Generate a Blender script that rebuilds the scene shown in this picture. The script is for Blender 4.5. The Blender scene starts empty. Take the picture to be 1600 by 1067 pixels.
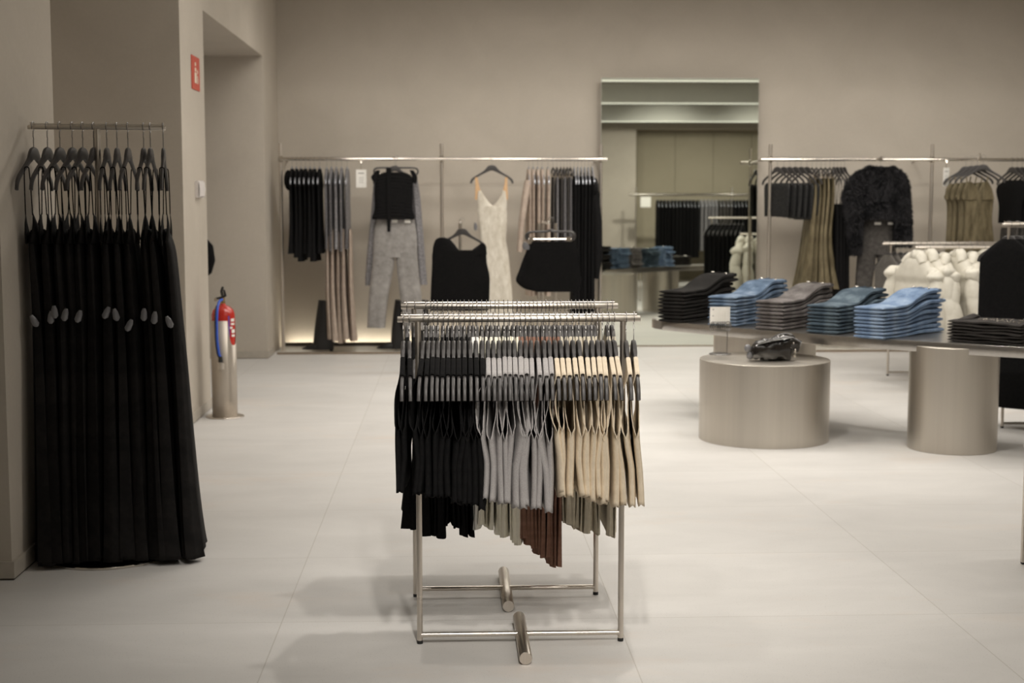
import bpy, math, random
from mathutils import Vector, Matrix
PI = math.pi
C = bpy.context.scene.collection
random.seed(7)
rnd = random.uniform

# ------------------------------------------------------------------ camera model
F = 2222.0; TH = math.atan(221.5 / F); YA = math.radians(2.44); EYE = 1.5
def ray(px, py):
    x = (px - 800) / F; z = -(py - 533.5) / F
    y2 = math.cos(TH) + z * math.sin(TH); z2 = -math.sin(TH) + z * math.cos(TH)
    return (x * math.cos(YA) + y2 * math.sin(YA), -x * math.sin(YA) + y2 * math.cos(YA), z2)
def at(px, py, Y):
    r = ray(px, py); t = Y / r[1]; return Vector((r[0] * t, Y, EYE + r[2] * t))
def onz(px, py, z):
    r = ray(px, py); t = (z - EYE) / r[2]; return Vector((r[0] * t, r[1] * t, z))
def onx(px, py, X):
    r = ray(px, py); t = X / r[0]; return Vector((X, r[1] * t, EYE + r[2] * t))

cam_d = bpy.data.cameras.new('camera'); cam = bpy.data.objects.new('camera', cam_d); C.objects.link(cam)
cam.location = (0, 0, EYE); cam.rotation_euler = (PI / 2 - TH, 0, -YA)
cam_d.sensor_width = 36; cam_d.lens = F / 1600 * 36
cam_d.dof.use_dof = True; cam_d.dof.focus_distance = 4.75; cam_d.dof.aperture_fstop = 4.2
cam_d.clip_start = 0.05
bpy.context.scene.camera = cam
sc = bpy.context.scene
sc.view_settings.view_transform = 'Standard'; sc.view_settings.look = 'None'
sc.view_settings.gamma = 1; sc.view_settings.use_curve_mapping = False
sc.view_settings.exposure = -0.15

# ------------------------------------------------------------------ materials
def newmat(name):
    m = bpy.data.materials.new(name); m.use_nodes = True
    nt = m.node_tree; b = nt.nodes['Principled BSDF']
    return m, nt, b
def L(nt, a, b): nt.links.new(a, b)
def coords(nt, scale=(1, 1, 1), kind='Object', rot=(0, 0, 0)):
    tc = nt.nodes.new('ShaderNodeTexCoord'); mp = nt.nodes.new('ShaderNodeMapping')
    mp.inputs['Scale'].default_value = scale; mp.inputs['Rotation'].default_value = rot
    L(nt, tc.outputs[kind], mp.inputs['Vector']); return mp.outputs['Vector']
def noise(nt, vec, scale, detail=4, rough=0.55, dist=0):
    n = nt.nodes.new('ShaderNodeTexNoise'); n.inputs['Scale'].default_value = scale
    n.inputs['Detail'].default_value = detail; n.inputs['Roughness'].default_value = rough
    n.inputs['Distortion'].default_value = dist; L(nt, vec, n.inputs['Vector']); return n.outputs['Fac']
def ramp(nt, fac, stops, interp='LINEAR'):
    r = nt.nodes.new('ShaderNodeValToRGB'); e = r.color_ramp.elements; r.color_ramp.interpolation = interp
    while len(e) < len(stops): e.new(0.5)
    for k, (p, c) in enumerate(stops):
        e[k].position = p; e[k].color = (c[0], c[1], c[2], 1)
    L(nt, fac, r.inputs['Fac']); return r.outputs['Color']
def bump(nt, b, fac, strength, dist=0.01):
    bp = nt.nodes.new('ShaderNodeBump'); bp.inputs['Strength'].default_value = strength
    bp.inputs['Distance'].default_value = dist; L(nt, fac, bp.inputs['Height']); L(nt, bp.outputs['Normal'], b.inputs['Normal'])
def fabric(name, c1, c2=None, scale=60, rough=0.95, bs=0.25, sheen=0.0, low=0.35, high=0.65, metallic=0.0, spec=0.2, stretch=(1, 1, 1)):
    m, nt, b = newmat(name); v = coords(nt, stretch)
    c2 = c2 or tuple(x * 1.35 for x in c1)
    n = noise(nt, v, scale, 6, 0.7)
    L(nt, ramp(nt, n, [(low, c1), (high, c2)]), b.inputs['Base Color'])
    b.inputs['Roughness'].default_value = rough; b.inputs['Metallic'].default_value = metallic
    b.inputs['Specular IOR Level'].default_value = spec
    if sheen:
        b.inputs['Sheen Weight'].default_value = sheen; b.inputs['Sheen Roughness'].default_value = 0.5
    n2 = noise(nt, v, scale * 8, 2)
    bump(nt, b, n2, bs, 0.002)
    return m
def steel(name, col, rough, streak=(400, 400, 3), var=0.06):
    m, nt, b = newmat(name); b.inputs['Metallic'].default_value = 1
    v = coords(nt, streak); n = noise(nt, v, 1.0, 3)
    L(nt, ramp(nt, n, [(0.3, tuple(x * (1 - var) for x in col)), (0.7, tuple(min(1, x * (1 + var)) for x in col))]), b.inputs['Base Color'])
    b.inputs['Roughness'].default_value = rough
    bump(nt, b, n, 0.05, 0.001)
    return m
def plain(name, col, rough=0.5, metallic=0.0, spec=0.5, coat=0):
    m, nt, b = newmat(name); v = coords(nt); n = noise(nt, v, 25, 3)
    L(nt, ramp(nt, n, [(0.3, tuple(x * 0.93 for x in col)), (0.7, tuple(min(1, x * 1.05) for x in col))]), b.inputs['Base Color'])
    b.inputs['Roughness'].default_value = rough; b.inputs['Metallic'].default_value = metallic
    b.inputs['Specular IOR Level'].default_value = spec; b.inputs['Coat Weight'].default_value = coat
    return m
def plaster(name, c1, c2):
    m, nt, b = newmat(name); v = coords(nt, (1, 1, 1), 'Object')
    n = noise(nt, v, 1.3, 6, 0.6, 0.6)
    n2 = noise(nt, v, 45, 5, 0.7)
    mx = nt.nodes.new('ShaderNodeMix'); mx.data_type = 'FLOAT'; mx.inputs[0].default_value = 0.3
    L(nt, n, mx.inputs[2]); L(nt, n2, mx.inputs[3])
    L(nt, ramp(nt, mx.outputs[0], [(0.35, c1), (0.65, c2)]), b.inputs['Base Color'])
    b.inputs['Roughness'].default_value = 0.9; b.inputs['Specular IOR Level'].default_value = 0.15
    bump(nt, b, n2, 0.18, 0.004)
    return m
M = {}
M['plaster'] = plaster('warm grey plaster', (0.47, 0.425, 0.365), (0.535, 0.485, 0.42))
M['ceil'] = plaster('ceiling plaster', (0.45, 0.42, 0.37), (0.5, 0.47, 0.42))
M['beam'] = plaster('beam plaster', (0.6, 0.6, 0.55), (0.66, 0.66, 0.6))
M['skirting'] = plain('skirting', (0.44, 0.40, 0.345), 0.6)
M['trim'] = plain('bronze trim', (0.30, 0.24, 0.18), 0.4, 0.6)
M['darkgap'] = plain('dark gap', (0.05, 0.04, 0.03), 0.8)
M['plinth'] = plain('plinth top', (0.62, 0.60, 0.54), 0.6)
M['steel'] = steel('brushed steel tube', (0.66, 0.61, 0.55), 0.36)
M['drum'] = steel('brushed steel drum', (0.60, 0.56, 0.50), 0.40, (14, 14, 0.4), 0.06)
M['satin'] = steel('satin steel', (0.56, 0.51, 0.45), 0.55)
M['slabtop'] = steel('brushed steel slab', (0.45, 0.43, 0.405), 0.28, (3, 60, 60), 0.05)
M['chrome'] = plain('polished steel', (0.72, 0.68, 0.62), 0.12, 1.0)
M['wire'] = plain('hook wire', (0.26, 0.25, 0.24), 0.4, 1.0)
M['hanger'] = plain('charcoal hanger', (0.048, 0.044, 0.043), 0.45, 0, 0.5)
M['hangerblue'] = plain('silvery hanger', (0.30, 0.31, 0.34), 0.3, 0.5)
M['black'] = fabric('black cotton', (0.006, 0.006, 0.0065), (0.011, 0.0105, 0.0105), sheen=0.0, spec=0.1)
M['blackdress'] = fabric('black devore dress', (0.0055, 0.005, 0.005), (0.013, 0.0115, 0.011), 9, 0.75, 0.2, 0.0, 0.42, 0.6, spec=0.15)
M['heather'] = fabric('heather grey jersey', (0.30, 0.285, 0.28), (0.46, 0.44, 0.435), 260, 0.95, 0.35)
M['beige'] = fabric('beige jersey', (0.58, 0.49, 0.37), (0.68, 0.59, 0.46), 40, 0.9, 0.2)
M['cream'] = fabric('cream satin', (0.78, 0.74, 0.62), (0.84, 0.81, 0.70), 20, 0.5, 0.1, spec=0.4)
M['white'] = fabric('white cotton', (0.75, 0.74, 0.70), (0.82, 0.81, 0.78), 40, 0.9)
M['brown'] = fabric('brown jersey', (0.19, 0.10, 0.07), (0.26, 0.145, 0.105), 40, 0.85)
M['khaki'] = fabric('khaki cotton', (0.48, 0.43, 0.34), (0.57, 0.52, 0.42), 40, 0.85)
M['taupe'] = fabric('taupe crepe', (0.36, 0.29, 0.24), (0.45, 0.37, 0.31), 18, 0.85)
M['silver'] = fabric('silvery grey knit', (0.13, 0.125, 0.13), (0.32, 0.31, 0.32), 70, 0.6, 0.4, metallic=0.3)
M['sparkle'] = fabric('sparkly grey denim', (0.20, 0.19, 0.18), (0.38, 0.36, 0.345), 14, 0.6, 0.5, low=0.3, high=0.75)
M['sequin'] = fabric('cream sequins', (0.47, 0.42, 0.34), (0.70, 0.66, 0.58), 22, 0.45, 0.6, low=0.3, high=0.66, stretch=(1, 1, 0.4))
M['tan'] = fabric('tan tulle', (0.50, 0.33, 0.19), None, 30)
M['gold'] = fabric('gold lame', (0.07, 0.057, 0.033), (0.27, 0.225, 0.14), 18, 0.4, 0.6, metallic=0.35, low=0.32, high=0.74, stretch=(1, 1, 0.25))
M['blacksheen'] = fabric('black lace', (0.008, 0.008, 0.008), (0.03, 0.03, 0.03), 50, 0.5, 0.3)
M['fur'] = fabric('black fur', (0.004, 0.004, 0.005), (0.042, 0.040, 0.043), 8, 0.7, 0.8, low=0.4, high=0.72)  # lighter tone puts highlights of the pile into the colour
M['charcoal'] = fabric('charcoal denim', (0.045, 0.041, 0.038), (0.085, 0.078, 0.072), 25, 0.85)
M['greyjersey'] = fabric('grey fleece', (0.09, 0.083, 0.075), (0.13, 0.12, 0.11), 25, 0.95)
M['puffer'] = fabric('ivory puffer', (0.60, 0.57, 0.49), (0.68, 0.65, 0.57), 12, 0.55, 0.15, spec=0.4)
def denim(name, a, b_, c):
    m, nt, b = newmat(name); v = coords(nt); n = noise(nt, v, 9, 5, 0.6); n2 = noise(nt, v, 220, 2)
    mx = nt.nodes.new('ShaderNodeMix'); mx.data_type = 'FLOAT'; mx.inputs[0].default_value = 0.25
    L(nt, n, mx.inputs[2]); L(nt, n2, mx.inputs[3])
    L(nt, ramp(nt, mx.outputs[0], [(0.34, a), (0.5, b_), (0.66, c)]), b.inputs['Base Color'])
    b.inputs['Roughness'].default_value = 0.9; b.inputs['Specular IOR Level'].default_value = 0.15
    bump(nt, b, n2, 0.4, 0.002); return m
M['d_black'] = denim('black denim', (0.008, 0.007, 0.007), (0.013, 0.012, 0.011), (0.02, 0.018, 0.017))
M['d_mid'] = denim('mid blue denim', (0.045, 0.07, 0.11), (0.10, 0.145, 0.215), (0.24, 0.30, 0.38))
M['d_grey'] = denim('washed grey denim', (0.06, 0.053, 0.051), (0.115, 0.104, 0.101), (0.20, 0.185, 0.18))
M['d_dark'] = denim('dark blue denim', (0.028, 0.043, 0.06), (0.06, 0.085, 0.11), (0.14, 0.18, 0.21))
M['d_light'] = denim('light blue denim', (0.085, 0.13, 0.215), (0.165, 0.235, 0.355), (0.31, 0.385, 0.49))
M['d_stud'] = denim('studded charcoal cotton', (0.025, 0.022, 0.02), (0.037, 0.033, 0.031), (0.05, 0.046, 0.043))
M['patent'] = plain('black patent leather', (0.012, 0.010, 0.009), 0.12, 0, 0.7, 0.6)
M['leather'] = plain('black leather', (0.01, 0.009, 0.009), 0.45)
M['card'] = plain('white card', (0.86, 0.84, 0.79), 0.6)
M['ink'] = plain('grey ink', (0.18, 0.17, 0.16), 0.6)
M['red'] = plain('red enamel', (0.50, 0.025, 0.015), 0.25, 0, 0.5, 0.4)
M['signred'] = plain('sign red', (0.55, 0.07, 0.04), 0.4)
M['signwhite'] = plain('sign white', (0.78, 0.72, 0.58), 0.5)
M['blue'] = plain('blue hose', (0.03, 0.10, 0.55), 0.4)
M['purple'] = plain('purple print', (0.12, 0.07, 0.35), 0.4)
M['brass'] = plain('brass', (0.6, 0.42, 0.18), 0.25, 1.0)
M['rubber'] = plain('black rubber', (0.012, 0.012, 0.012), 0.6)
M['plastic'] = plain('white plastic', (0.72, 0.68, 0.66), 0.4)
M['tag'] = plain('grey security plastic', (0.16, 0.16, 0.17), 0.22, 0, 0.6, 0.3)
M['panel'] = plaster('olive taupe panel', (0.33, 0.295, 0.22), (0.37, 0.33, 0.25))
m, nt, b = newmat('mirror glass'); b.inputs['Metallic'].default_value = 1; b.inputs['Roughness'].default_value = 0.01
v = coords(nt); n = noise(nt, v, 2, 1)
L(nt, ramp(nt, n, [(0.3, (0.78, 0.81, 0.74)), (0.7, (0.80, 0.83, 0.76))]), b.inputs['Base Color']); M['mirror'] = m
m, nt, b = newmat('led strip'); b.inputs['Base Color'].default_value = (1, 0.9, 0.7, 1)
b.inputs['Emission Color'].default_value = (1, 0.92, 0.76, 1); b.inputs['Emission Strength'].default_value = 11.0; M['led'] = m
m, nt, b = newmat('cove light'); b.inputs['Base Color'].default_value = (0.8, 0.8, 0.72, 1)
b.inputs['Emission Color'].default_value = (1, 0.97, 0.86, 1); b.inputs['Emission Strength'].default_value = 0.75; M['cove'] = m
# floor: large pale stone tiles, faint joints, clouding, fine specks and peach stains
m, nt, b = newmat('pale stone tiles'); v = coords(nt)
br = nt.nodes.new('ShaderNodeTexBrick'); br.offset = 0.0; br.squash = 1.0
mp = nt.nodes.new('ShaderNodeMapping'); mp.inputs['Location'].default_value = (0.61, 1.46, 0)
tc = nt.nodes.new('ShaderNodeTexCoord'); L(nt, tc.outputs['Object'], mp.inputs['Vector']); L(nt, mp.outputs['Vector'], br.inputs['Vector'])
br.inputs['Scale'].default_value = 1; br.inputs['Brick Width'].default_value = 1.2; br.inputs['Row Height'].default_value = 0.92
br.inputs['Mortar Size'].default_value = 0.0022; br.inputs['Mortar Smooth'].default_value = 0.1; br.inputs['Bias'].default_value = 0
br.inputs['Color1'].default_value = (0.575, 0.56, 0.54, 1); br.inputs['Color2'].default_value = (0.605, 0.59, 0.57, 1); br.inputs['Mortar'].default_value = (0.47, 0.45, 0.42, 1)
vs = coords(nt, (0.8, 1.6, 1)); cl = noise(nt, vs, 1.8, 7, 0.62, 0.5)
def mixc(nt, kind, fac, a, bcol):
    x = nt.nodes.new('ShaderNodeMix'); x.data_type = 'RGBA'; x.blend_type = kind
    if isinstance(fac, float): x.inputs[0].default_value = fac
    else: L(nt, fac, x.inputs[0])
    for sock, val in ((x.inputs[6], a), (x.inputs[7], bcol)):
        if isinstance(val, tuple): sock.default_value = (*val, 1)
        else: L(nt, val, sock)
    return x.outputs[2]
c = mixc(nt, 'MULTIPLY', 1.0, br.outputs['Color'], ramp(nt, cl, [(0.3, (0.93, 0.93, 0.93)), (0.7, (1.05, 1.05, 1.05))]))
pe = noise(nt, coords(nt, (0.8, 1.6, 1)), 1.1, 5, 0.7)
pf = nt.nodes.new('ShaderNodeMapRange'); pf.inputs[1].default_value = 0.56; pf.inputs[2].default_value = 0.72; pf.inputs[4].default_value = 0.35
L(nt, pe, pf.inputs[0])
c = mixc(nt, 'MIX', pf.outputs[0], c, (0.62, 0.52, 0.44))
sp = noise(nt, v, 170, 2, 0.5)
c = mixc(nt, 'MULTIPLY', 1.0, c, ramp(nt, sp, [(0.26, (0.72, 0.72, 0.72)), (0.36, (1, 1, 1))]))
L(nt, c, b.inputs['Base Color']); b.inputs['Roughness'].default_value = 0.5; b.inputs['Specular IOR Level'].default_value = 0.3
bump(nt, b, br.outputs['Fac'], -0.15, 0.002)
M['floor'] = m

# ------------------------------------------------------------------ mesh helpers
class MB:
    def __init__(s): s.v = []; s.f = []
    def add(s, vs, fs):
        o = len(s.v); s.v += [tuple(p) for p in vs]; s.f += [tuple(i + o for i in f) for f in fs]; return s
    def box(s, x0, x1, y0, y1, z0, z1, rot=None, org=(0, 0, 0)):
        vs = [Vector((x, y, z)) for z in (z0, z1) for y in (y0, y1) for x in (x0, x1)]
        if rot is not None: vs = [rot @ p + Vector(org) for p in vs]
        return s.add(vs, [(0, 2, 3, 1), (4, 5, 7, 6), (0, 1, 5, 4), (2, 6, 7, 3), (0, 4, 6, 2), (1, 3, 7, 5)])
    def sweep(s, path, ra, rb, side=(0, 1, 0), n=16, fold=None, caps=True, power=1.0, flat=False):
        """rings along a path: ra along 'side', rb along the other; fold(k,theta)->multiplier of rb"""
        P = [Vector(p) for p in path]; N = len(P); side = Vector(side); o = len(s.v)
        for k in range(N):
            t = (P[min(k + 1, N - 1)] - P[max(k - 1, 0)])
            t = t.normalized() if t.length > 1e-9 else Vector((0, 0, 1))
            if flat: t = Vector((0, 0, -1))
            a = side - t * side.dot(t); a = a.normalized() if a.length > 1e-6 else Vector((1, 0, 0))
            bb = t.cross(a)
            A = ra[k] if hasattr(ra, '__len__') else ra; B = rb[k] if hasattr(rb, '__len__') else rb
            for j in range(n):
                th = 2 * PI * j / n; ct, st = math.cos(th), math.sin(th)
                if power != 1.0:
                    ct = math.copysign(abs(ct) ** power, ct); st = math.copysign(abs(st) ** power, st)
                fm = fold(k, th) if fold else 0.0
                s.v.append(tuple(P[k] + a * (A * ct) + bb * (B * st + fm)))
        for k in range(N - 1):
            for j in range(n):
                j2 = (j + 1) % n; s.f.append((o + k * n + j, o + k * n + j2, o + (k + 1) * n + j2, o + (k + 1) * n + j))
        if caps:
            s.f.append(tuple(o + j for j in reversed(range(n)))); s.f.append(tuple(o + (N - 1) * n + j for j in range(n)))
        return s
    def tube(s, path, r, n=10): return s.sweep(path, r, r, (0.013, 0.997, 0.071) if abs((Vector(path[-1]) - Vector(path[0])).normalized().y) < 0.9 else (1, 0, 0), n)
    def cyl(s, c, r, z0, z1, n=48, bev=0.004):
        x, y = c; rr = [r - bev, r, r, r - bev]; zz = [z0, z0 + bev, z1 - bev, z1]
        return s.sweep([(x, y, z) for z in zz], rr, rr, (1, 0, 0), n)
    def lathe(s, prof, c=(0, 0), n=32): return s.sweep([(c[0], c[1], z) for r, z in prof], [r for r, z in prof], [r for r, z in prof], (1, 0, 0), n)
    def prism(s, poly, z0, z1, bev=0.0):
        n = len(poly); cx = sum(p[0] for p in poly) / n; cy = sum(p[1] for p in poly) / n
        def ring(z, b): return [(cx + (x - cx) * (1 - b), cy + (y - cy) * (1 - b), z) for x, y in poly]
        rs = [ring(z0, bev), ring(z0 + bev, 0), ring(z1 - bev, 0), ring(z1, bev)] if bev else [ring(z0, 0), ring(z1, 0)]
        o = len(s.v)
        for r in rs: s.v += r
        for k in range(len(rs) - 1):
            for j in range(n):
                j2 = (j + 1) % n; s.f.append((o + k * n + j, o + k * n + j2, o + (k + 1) * n + j2, o + (k + 1) * n + j))
        s.f.append(tuple(o + j for j in reversed(range(n)))); s.f.append(tuple(o + (len(rs) - 1) * n + j for j in range(n)))
        return s
    def blob(s, c, rx, ry, rz, n=16, m=10, f=None):
        o = len(s.v); cx, cy, cz = c
        for i in range(m + 1):
            ph = PI * i / m
            for j in range(n):
                th = 2 * PI * j / n; k = f(ph, th) if f else 1
                s.v.append((cx + rx * k * math.sin(ph) * math.cos(th), cy + ry * k * math.sin(ph) * math.sin(th), cz + rz * k * math.cos(ph)))
        for i in range(m):
            for j in range(n):
                j2 = (j + 1) % n; s.f.append((o + i * n + j, o + (i + 1) * n + j, o + (i + 1) * n + j2, o + i * n + j2))
        return s
    def me(s, name, mat, smooth=True):
        me = bpy.data.meshes.new(name); me.from_pydata(s.v, [], s.f); me.update()
        me.materials.append(mat)
        if smooth:
            me.polygons.foreach_set('use_smooth', [True] * len(me.polygons))
            try: me.set_sharp_from_angle(angle=math.radians(42))
            except Exception: pass
        return me
def obj(name, mb, mat, parent=None, smooth=True, loc=None, rotz=0):
    o = bpy.data.objects.new(name, mb.me(name, M[mat] if isinstance(mat, str) else mat, smooth) if isinstance(mb, MB) else mb)
    C.objects.link(o)
    if parent is not None: o.parent = parent
    if loc is not None: o.location = loc
    if rotz: o.rotation_euler = (0, 0, rotz)
    return o
def tag(o, label, cat, group=None):
    o['label'] = label; o['category'] = cat
    if group: o['group'] = group
    return o
def thing(name, label, cat, loc=(0, 0, 0), rotz=0, group=None):
    o = bpy.data.objects.new(name, None); C.objects.link(o); o.empty_display_size = 0.05
    o.location = loc; o.rotation_euler = (0, 0, rotz); return tag(o, label, cat, group)
def struct(name, mb, mat, smooth=False, parent=None):
    o = obj(name, mb, mat, parent, smooth)
    if parent is None: o['kind'] = 'structure'
    return o
def dup(root, loc, rot=(0, 0, 0), label=None, group=None):
    r = root.copy(); C.objects.link(r); r.location = loc; r.rotation_euler = rot
    if label: r['label'] = label
    if group: r['group'] = group
    elif 'group' in r: del r['group']
    for ch in list(root.children):
        c_ = ch.copy(); C.objects.link(c_); c_.parent = r
    return r
ORD = ['first', 'second', 'third', 'fourth', 'fifth', 'sixth', 'seventh', 'eighth', 'ninth', 'tenth', 'eleventh', 'twelfth', 'thirteenth', 'fourteenth', 'fifteenth', 'sixteenth', 'seventeenth', 'eighteenth', 'nineteenth', 'twentieth']

# ------------------------------------------------------------------ the room
WX = -1.745           # plane of the left piers
BY = 14.60            # back wall
CZ = 3.75
struct('floor', MB().box(-6, 9, -4, BY + 0.1, -0.1, 0), 'floor')
struct('ceiling', MB().box(-6, 9, -4, BY + 0.1, CZ, CZ + 0.1), 'ceil')
struct('wall_back', MB().box(-1.75, 9, BY, BY + 0.1, 0, CZ), 'plaster')
struct('wall_right', MB().box(8.6, 8.7, -4, BY, 0, CZ), 'plaster')
# left side: near pier, recess, middle pier, opening with soffit, far pier
struct('wall_left_near', MB().box(-6, WX, 5.60, 6.40, 0, CZ), 'plaster')
struct('wall_left_recess', MB().box(-3.2, -3.1, 6.40, 9.40, 0, CZ), 'plaster')
struct('wall_left_middle', MB().box(-6, WX, 9.40, 10.29, 0, CZ), 'plaster')
struct('wall_left_header', MB().box(-6, WX, 10.29, 13.50, 2.83, CZ), 'plaster')
struct('wall_left_niche', MB().box(-4.6, -4.5, 10.29, 13.50, 0, 2.83), 'plaster')
struct('wall_left_far', MB().box(-6, WX, 13.50, BY + 0.1, 0, CZ), 'plaster')
struct('wall_left_behind', MB().box(-6.1, -6.0, -4, 5.6, 0, CZ), 'plaster')
# behind the camera: panelled wall, light pier and bulkhead, seen only in the mirror
pw = MB()
for k in range(8): pw.box(4.15 + 0.86 * k - 1.72, 4.15 + 0.86 * k - 1.72 + 0.852, -2.95, -2.90, 0, 3.34)
struct('wall_front', MB().box(-6, 9, -4.1, -2.95, 0, CZ), 'plaster')
struct('trim_panels', pw, 'panel')
struct('wall_front_bulkhead', MB().box(-6, 9, -2.95, -2.3, 3.34, CZ), 'plaster')
struct('wall_front_pier', MB().box(2.3, 4.05, -2.95, -2.3, 0, 3.34), 'plaster')
for k, yb in enumerate((10.8, 7.3, 3.3, -1.2)):
    struct('ceiling_beam', MB().box(-6 if yb < 5 else WX, 8.6, yb - 0.11, yb + 0.11, 3.42, CZ), 'beam')
    cl_ = obj('cove_light', MB().box(0.5 if yb > 5 else -5.5, 8.5, yb - 0.07, yb + 0.07, 3.405, 3.418), 'cove', None, False)
    tag(cl_, ['long ceiling light strip nearest the mirror, topmost in its reflection', 'second ceiling light strip down in the mirror reflection', 'third ceiling light strip down in the mirror reflection', 'lowest ceiling light strip in the mirror reflection'][k], 'light')
# skirting boards
def skirt(name, x0, x1, y0, y1):
    struct(name, MB().box(x0, x1, y0, y1, 0.008, 0.075), 'skirting')
skirt('baseboard_left_near', WX, WX + 0.012, 5.588, 6.40)
skirt('baseboard_left_front', -6, WX, 5.588, 5.60)
skirt('baseboard_left_middle', WX, WX + 0.012, 9.388, 10.302)
skirt('baseboard_left_middle_front', -3.1, WX, 9.388, 9.40)
skirt('baseboard_left_niche', -4.5, WX, 13.488, 13.50)
skirt('baseboard_left_far', WX, WX + 0.012, 13.488, 13.88)
struct('trim_gap', MB().box(-6, WX + 0.008, 5.592, 6.4, 0, 0.008), 'darkgap')
# low plinths along the back wall with a light slot behind
def plinth(x0, x1, tagn):
    p = struct('trim_plinth_' + tagn, MB().box(x0, x1, 13.86, 14.50, 0, 0.018), 'plinth')
    obj('edge_strip', MB().box(x0, x1, 13.845, 13.86, 0, 0.022), 'trim', p, False)
    obj('lip', MB().box(x0, x1, 14.46, 14.485, 0.018, 0.055), 'darkgap', p, False)
    return p
plinth(-1.70, 1.50, 'left'); plinth(3.16, 8.55, 'right')
l1 = obj('light_strip', MB().box(-1.68, 1.48, 14.51, 14.55, 0.012, 0.03), 'led', None, False)
tag(l1, 'long glowing light strip at the foot of the back wall, left of the mirror', 'light')
l2 = obj('light_strip', MB().box(3.2, 8.5, 14.51, 14.55, 0.012, 0.03), 'led', None, False)
tag(l2, 'long glowing light strip at the foot of the back wall, right of the mirror', 'light')

# mirror leaning very slightly back
mt = thing('wall_mirror', 'tall frameless mirror leaning on the back wall, reflecting jeans table and ceiling', 'mirror', (2.32, 14.45, 0))
mt.rotation_euler = (-math.radians(0.5), 0, 0)
obj('mirror_glass', MB().box(-0.80, 0.80, 0, 0.006, 0.014, 2.72), 'mirror', mt, False)
obj('backing', MB().box(-0.803, 0.803, 0.0065, 0.03, 0.014, 2.725), 'plinth', mt, False)
obj('bottom_rail', MB().box(-0.82, 0.82, -0.01, 0.03, 0.0, 0.0135), 'trim', mt, False)

# ------------------------------------------------------------------ hangers
def smoothlist(pts, n=6):
    out = []
    P = [pts[0]] + pts + [pts[-1]]
    for i in range(1, len(P) - 2):
        for k in range(n):
            t = k / n
            out.append(tuple(0.5 * ((2 * b_) + (c_ - a) * t + (2 * a - 5 * b_ + 4 * c_ - d) * t * t + (3 * b_ - a - 3 * c_ + d) * t ** 3)
                             for a, b_, c_, d in zip(P[i - 1], P[i], P[i + 1], P[i + 2])))
    out.append(pts[-1]); return out
def hanger_body(t=0.0065):
    half = [(0.0, -0.026, 0.026), (0.022, -0.030, 0.026), (0.042, -0.044, 0.020), (0.07, -0.064, 0.0135), (0.11, -0.087, 0.011), (0.155, -0.113, 0.0105), (0.190, -0.142, 0.0115), (0.203, -0.176, 0.010)]
    pts = [(-y, z, h) for y, z, h in reversed(half[1:])] + half
    sp = smoothlist(pts, 4)
    mb = MB(); o = 0; n = 10; N = len(sp)
    for k, (y, z, h) in enumerate(sp):
        y1, z1, _ = sp[min(k + 1, N - 1)]; y0, z0, _ = sp[max(k - 1, 0)]
        d = Vector((0, y1 - y0, z1 - z0)).normalized(); nrm = Vector((0, -d.z, d.y))
        tt = t * (1.0 + 0.25 * (h > 0.018))
        for j in range(n):
            th = 2 * PI * (j + 0.5) / n; ct = math.copysign(abs(math.cos(th)) ** 0.6, math.cos(th)); st = math.copysign(abs(math.sin(th)) ** 0.6, math.sin(th))
            mb.v.append(tuple(Vector((tt * ct, y, z)) + nrm * (h * st)))
    for k in range(N - 1):
        for j in range(n):
            j2 = (j + 1) % n; mb.f.append((k * n + j, k * n + j2, (k + 1) * n + j2, (k + 1) * n + j))
    mb.f.append(tuple(reversed(range(n)))); mb.f.append(tuple((N - 1) * n + j for j in range(n)))
    return mb
HR = 0.073
def hook_mb(r=0.0205, wire=0.0016, h=HR):
    p = [(0, 0, -0.01), (0, 0, h * 0.3), (0, 0.003, h * 0.42), (0, -0.003, h * 0.5), (0, 0, h - r - 0.004)]
    for a in range(-80, 221, 20):
        A = math.radians(a); p.append((0, math.cos(A) * r, h + math.sin(A) * r))
    mb = MB(); mb.sweep(p, wire, wire, (1, 0, 0), 6); return mb
HB = hanger_body().me('body', M['hanger']); HH = hook_mb().me('hook', M['wire'])
HBS = hanger_body().me('body', M['hangerblue'])
HHW = hook_mb(0.018, 0.0022, 0.084).me('hook', M['wire'])
def make_hanger(label, loc, rotz=0, group=None, body=HB, hook=HH, lean=0):
    t = thing('clothes_hanger', label, 'clothes hanger', loc, rotz, group)
    t.rotation_euler = (0, lean, rotz)
    obj('body', body, None, t); obj('hook', hook, None, t); return t
def clip_hanger(label, loc, rotz, group=None, w=0.19):
    t = thing('clip_hanger', label, 'clothes hanger', loc, rotz, group)
    fr = MB(); fr.tube(smoothlist([(0, -w, -0.095), (0, -w - 0.012, -0.06), (0, -w + 0.02, -0.03), (0, -0.03, -0.026), (0, 0, -0.012), (0, 0.03, -0.026), (0, w - 0.02, -0.03), (0, w + 0.012, -0.06), (0, w, -0.095)], 4), 0.009, 8)
    obj('frame', fr, 'hanger', t)
    obj('clip_bar', MB().tube([(0, -w + 0.01, -0.088), (0, w - 0.01, -0.088)], 0.006, 8), 'chrome', t)
    for s in (-1, 1): obj('clip', MB().box(-0.012, 0.012, s * (w - 0.03) - 0.018, s * (w - 0.03) + 0.018, -0.125, -0.07), 'chrome', t)
    obj('hook', HH, None, t); return t

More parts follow.
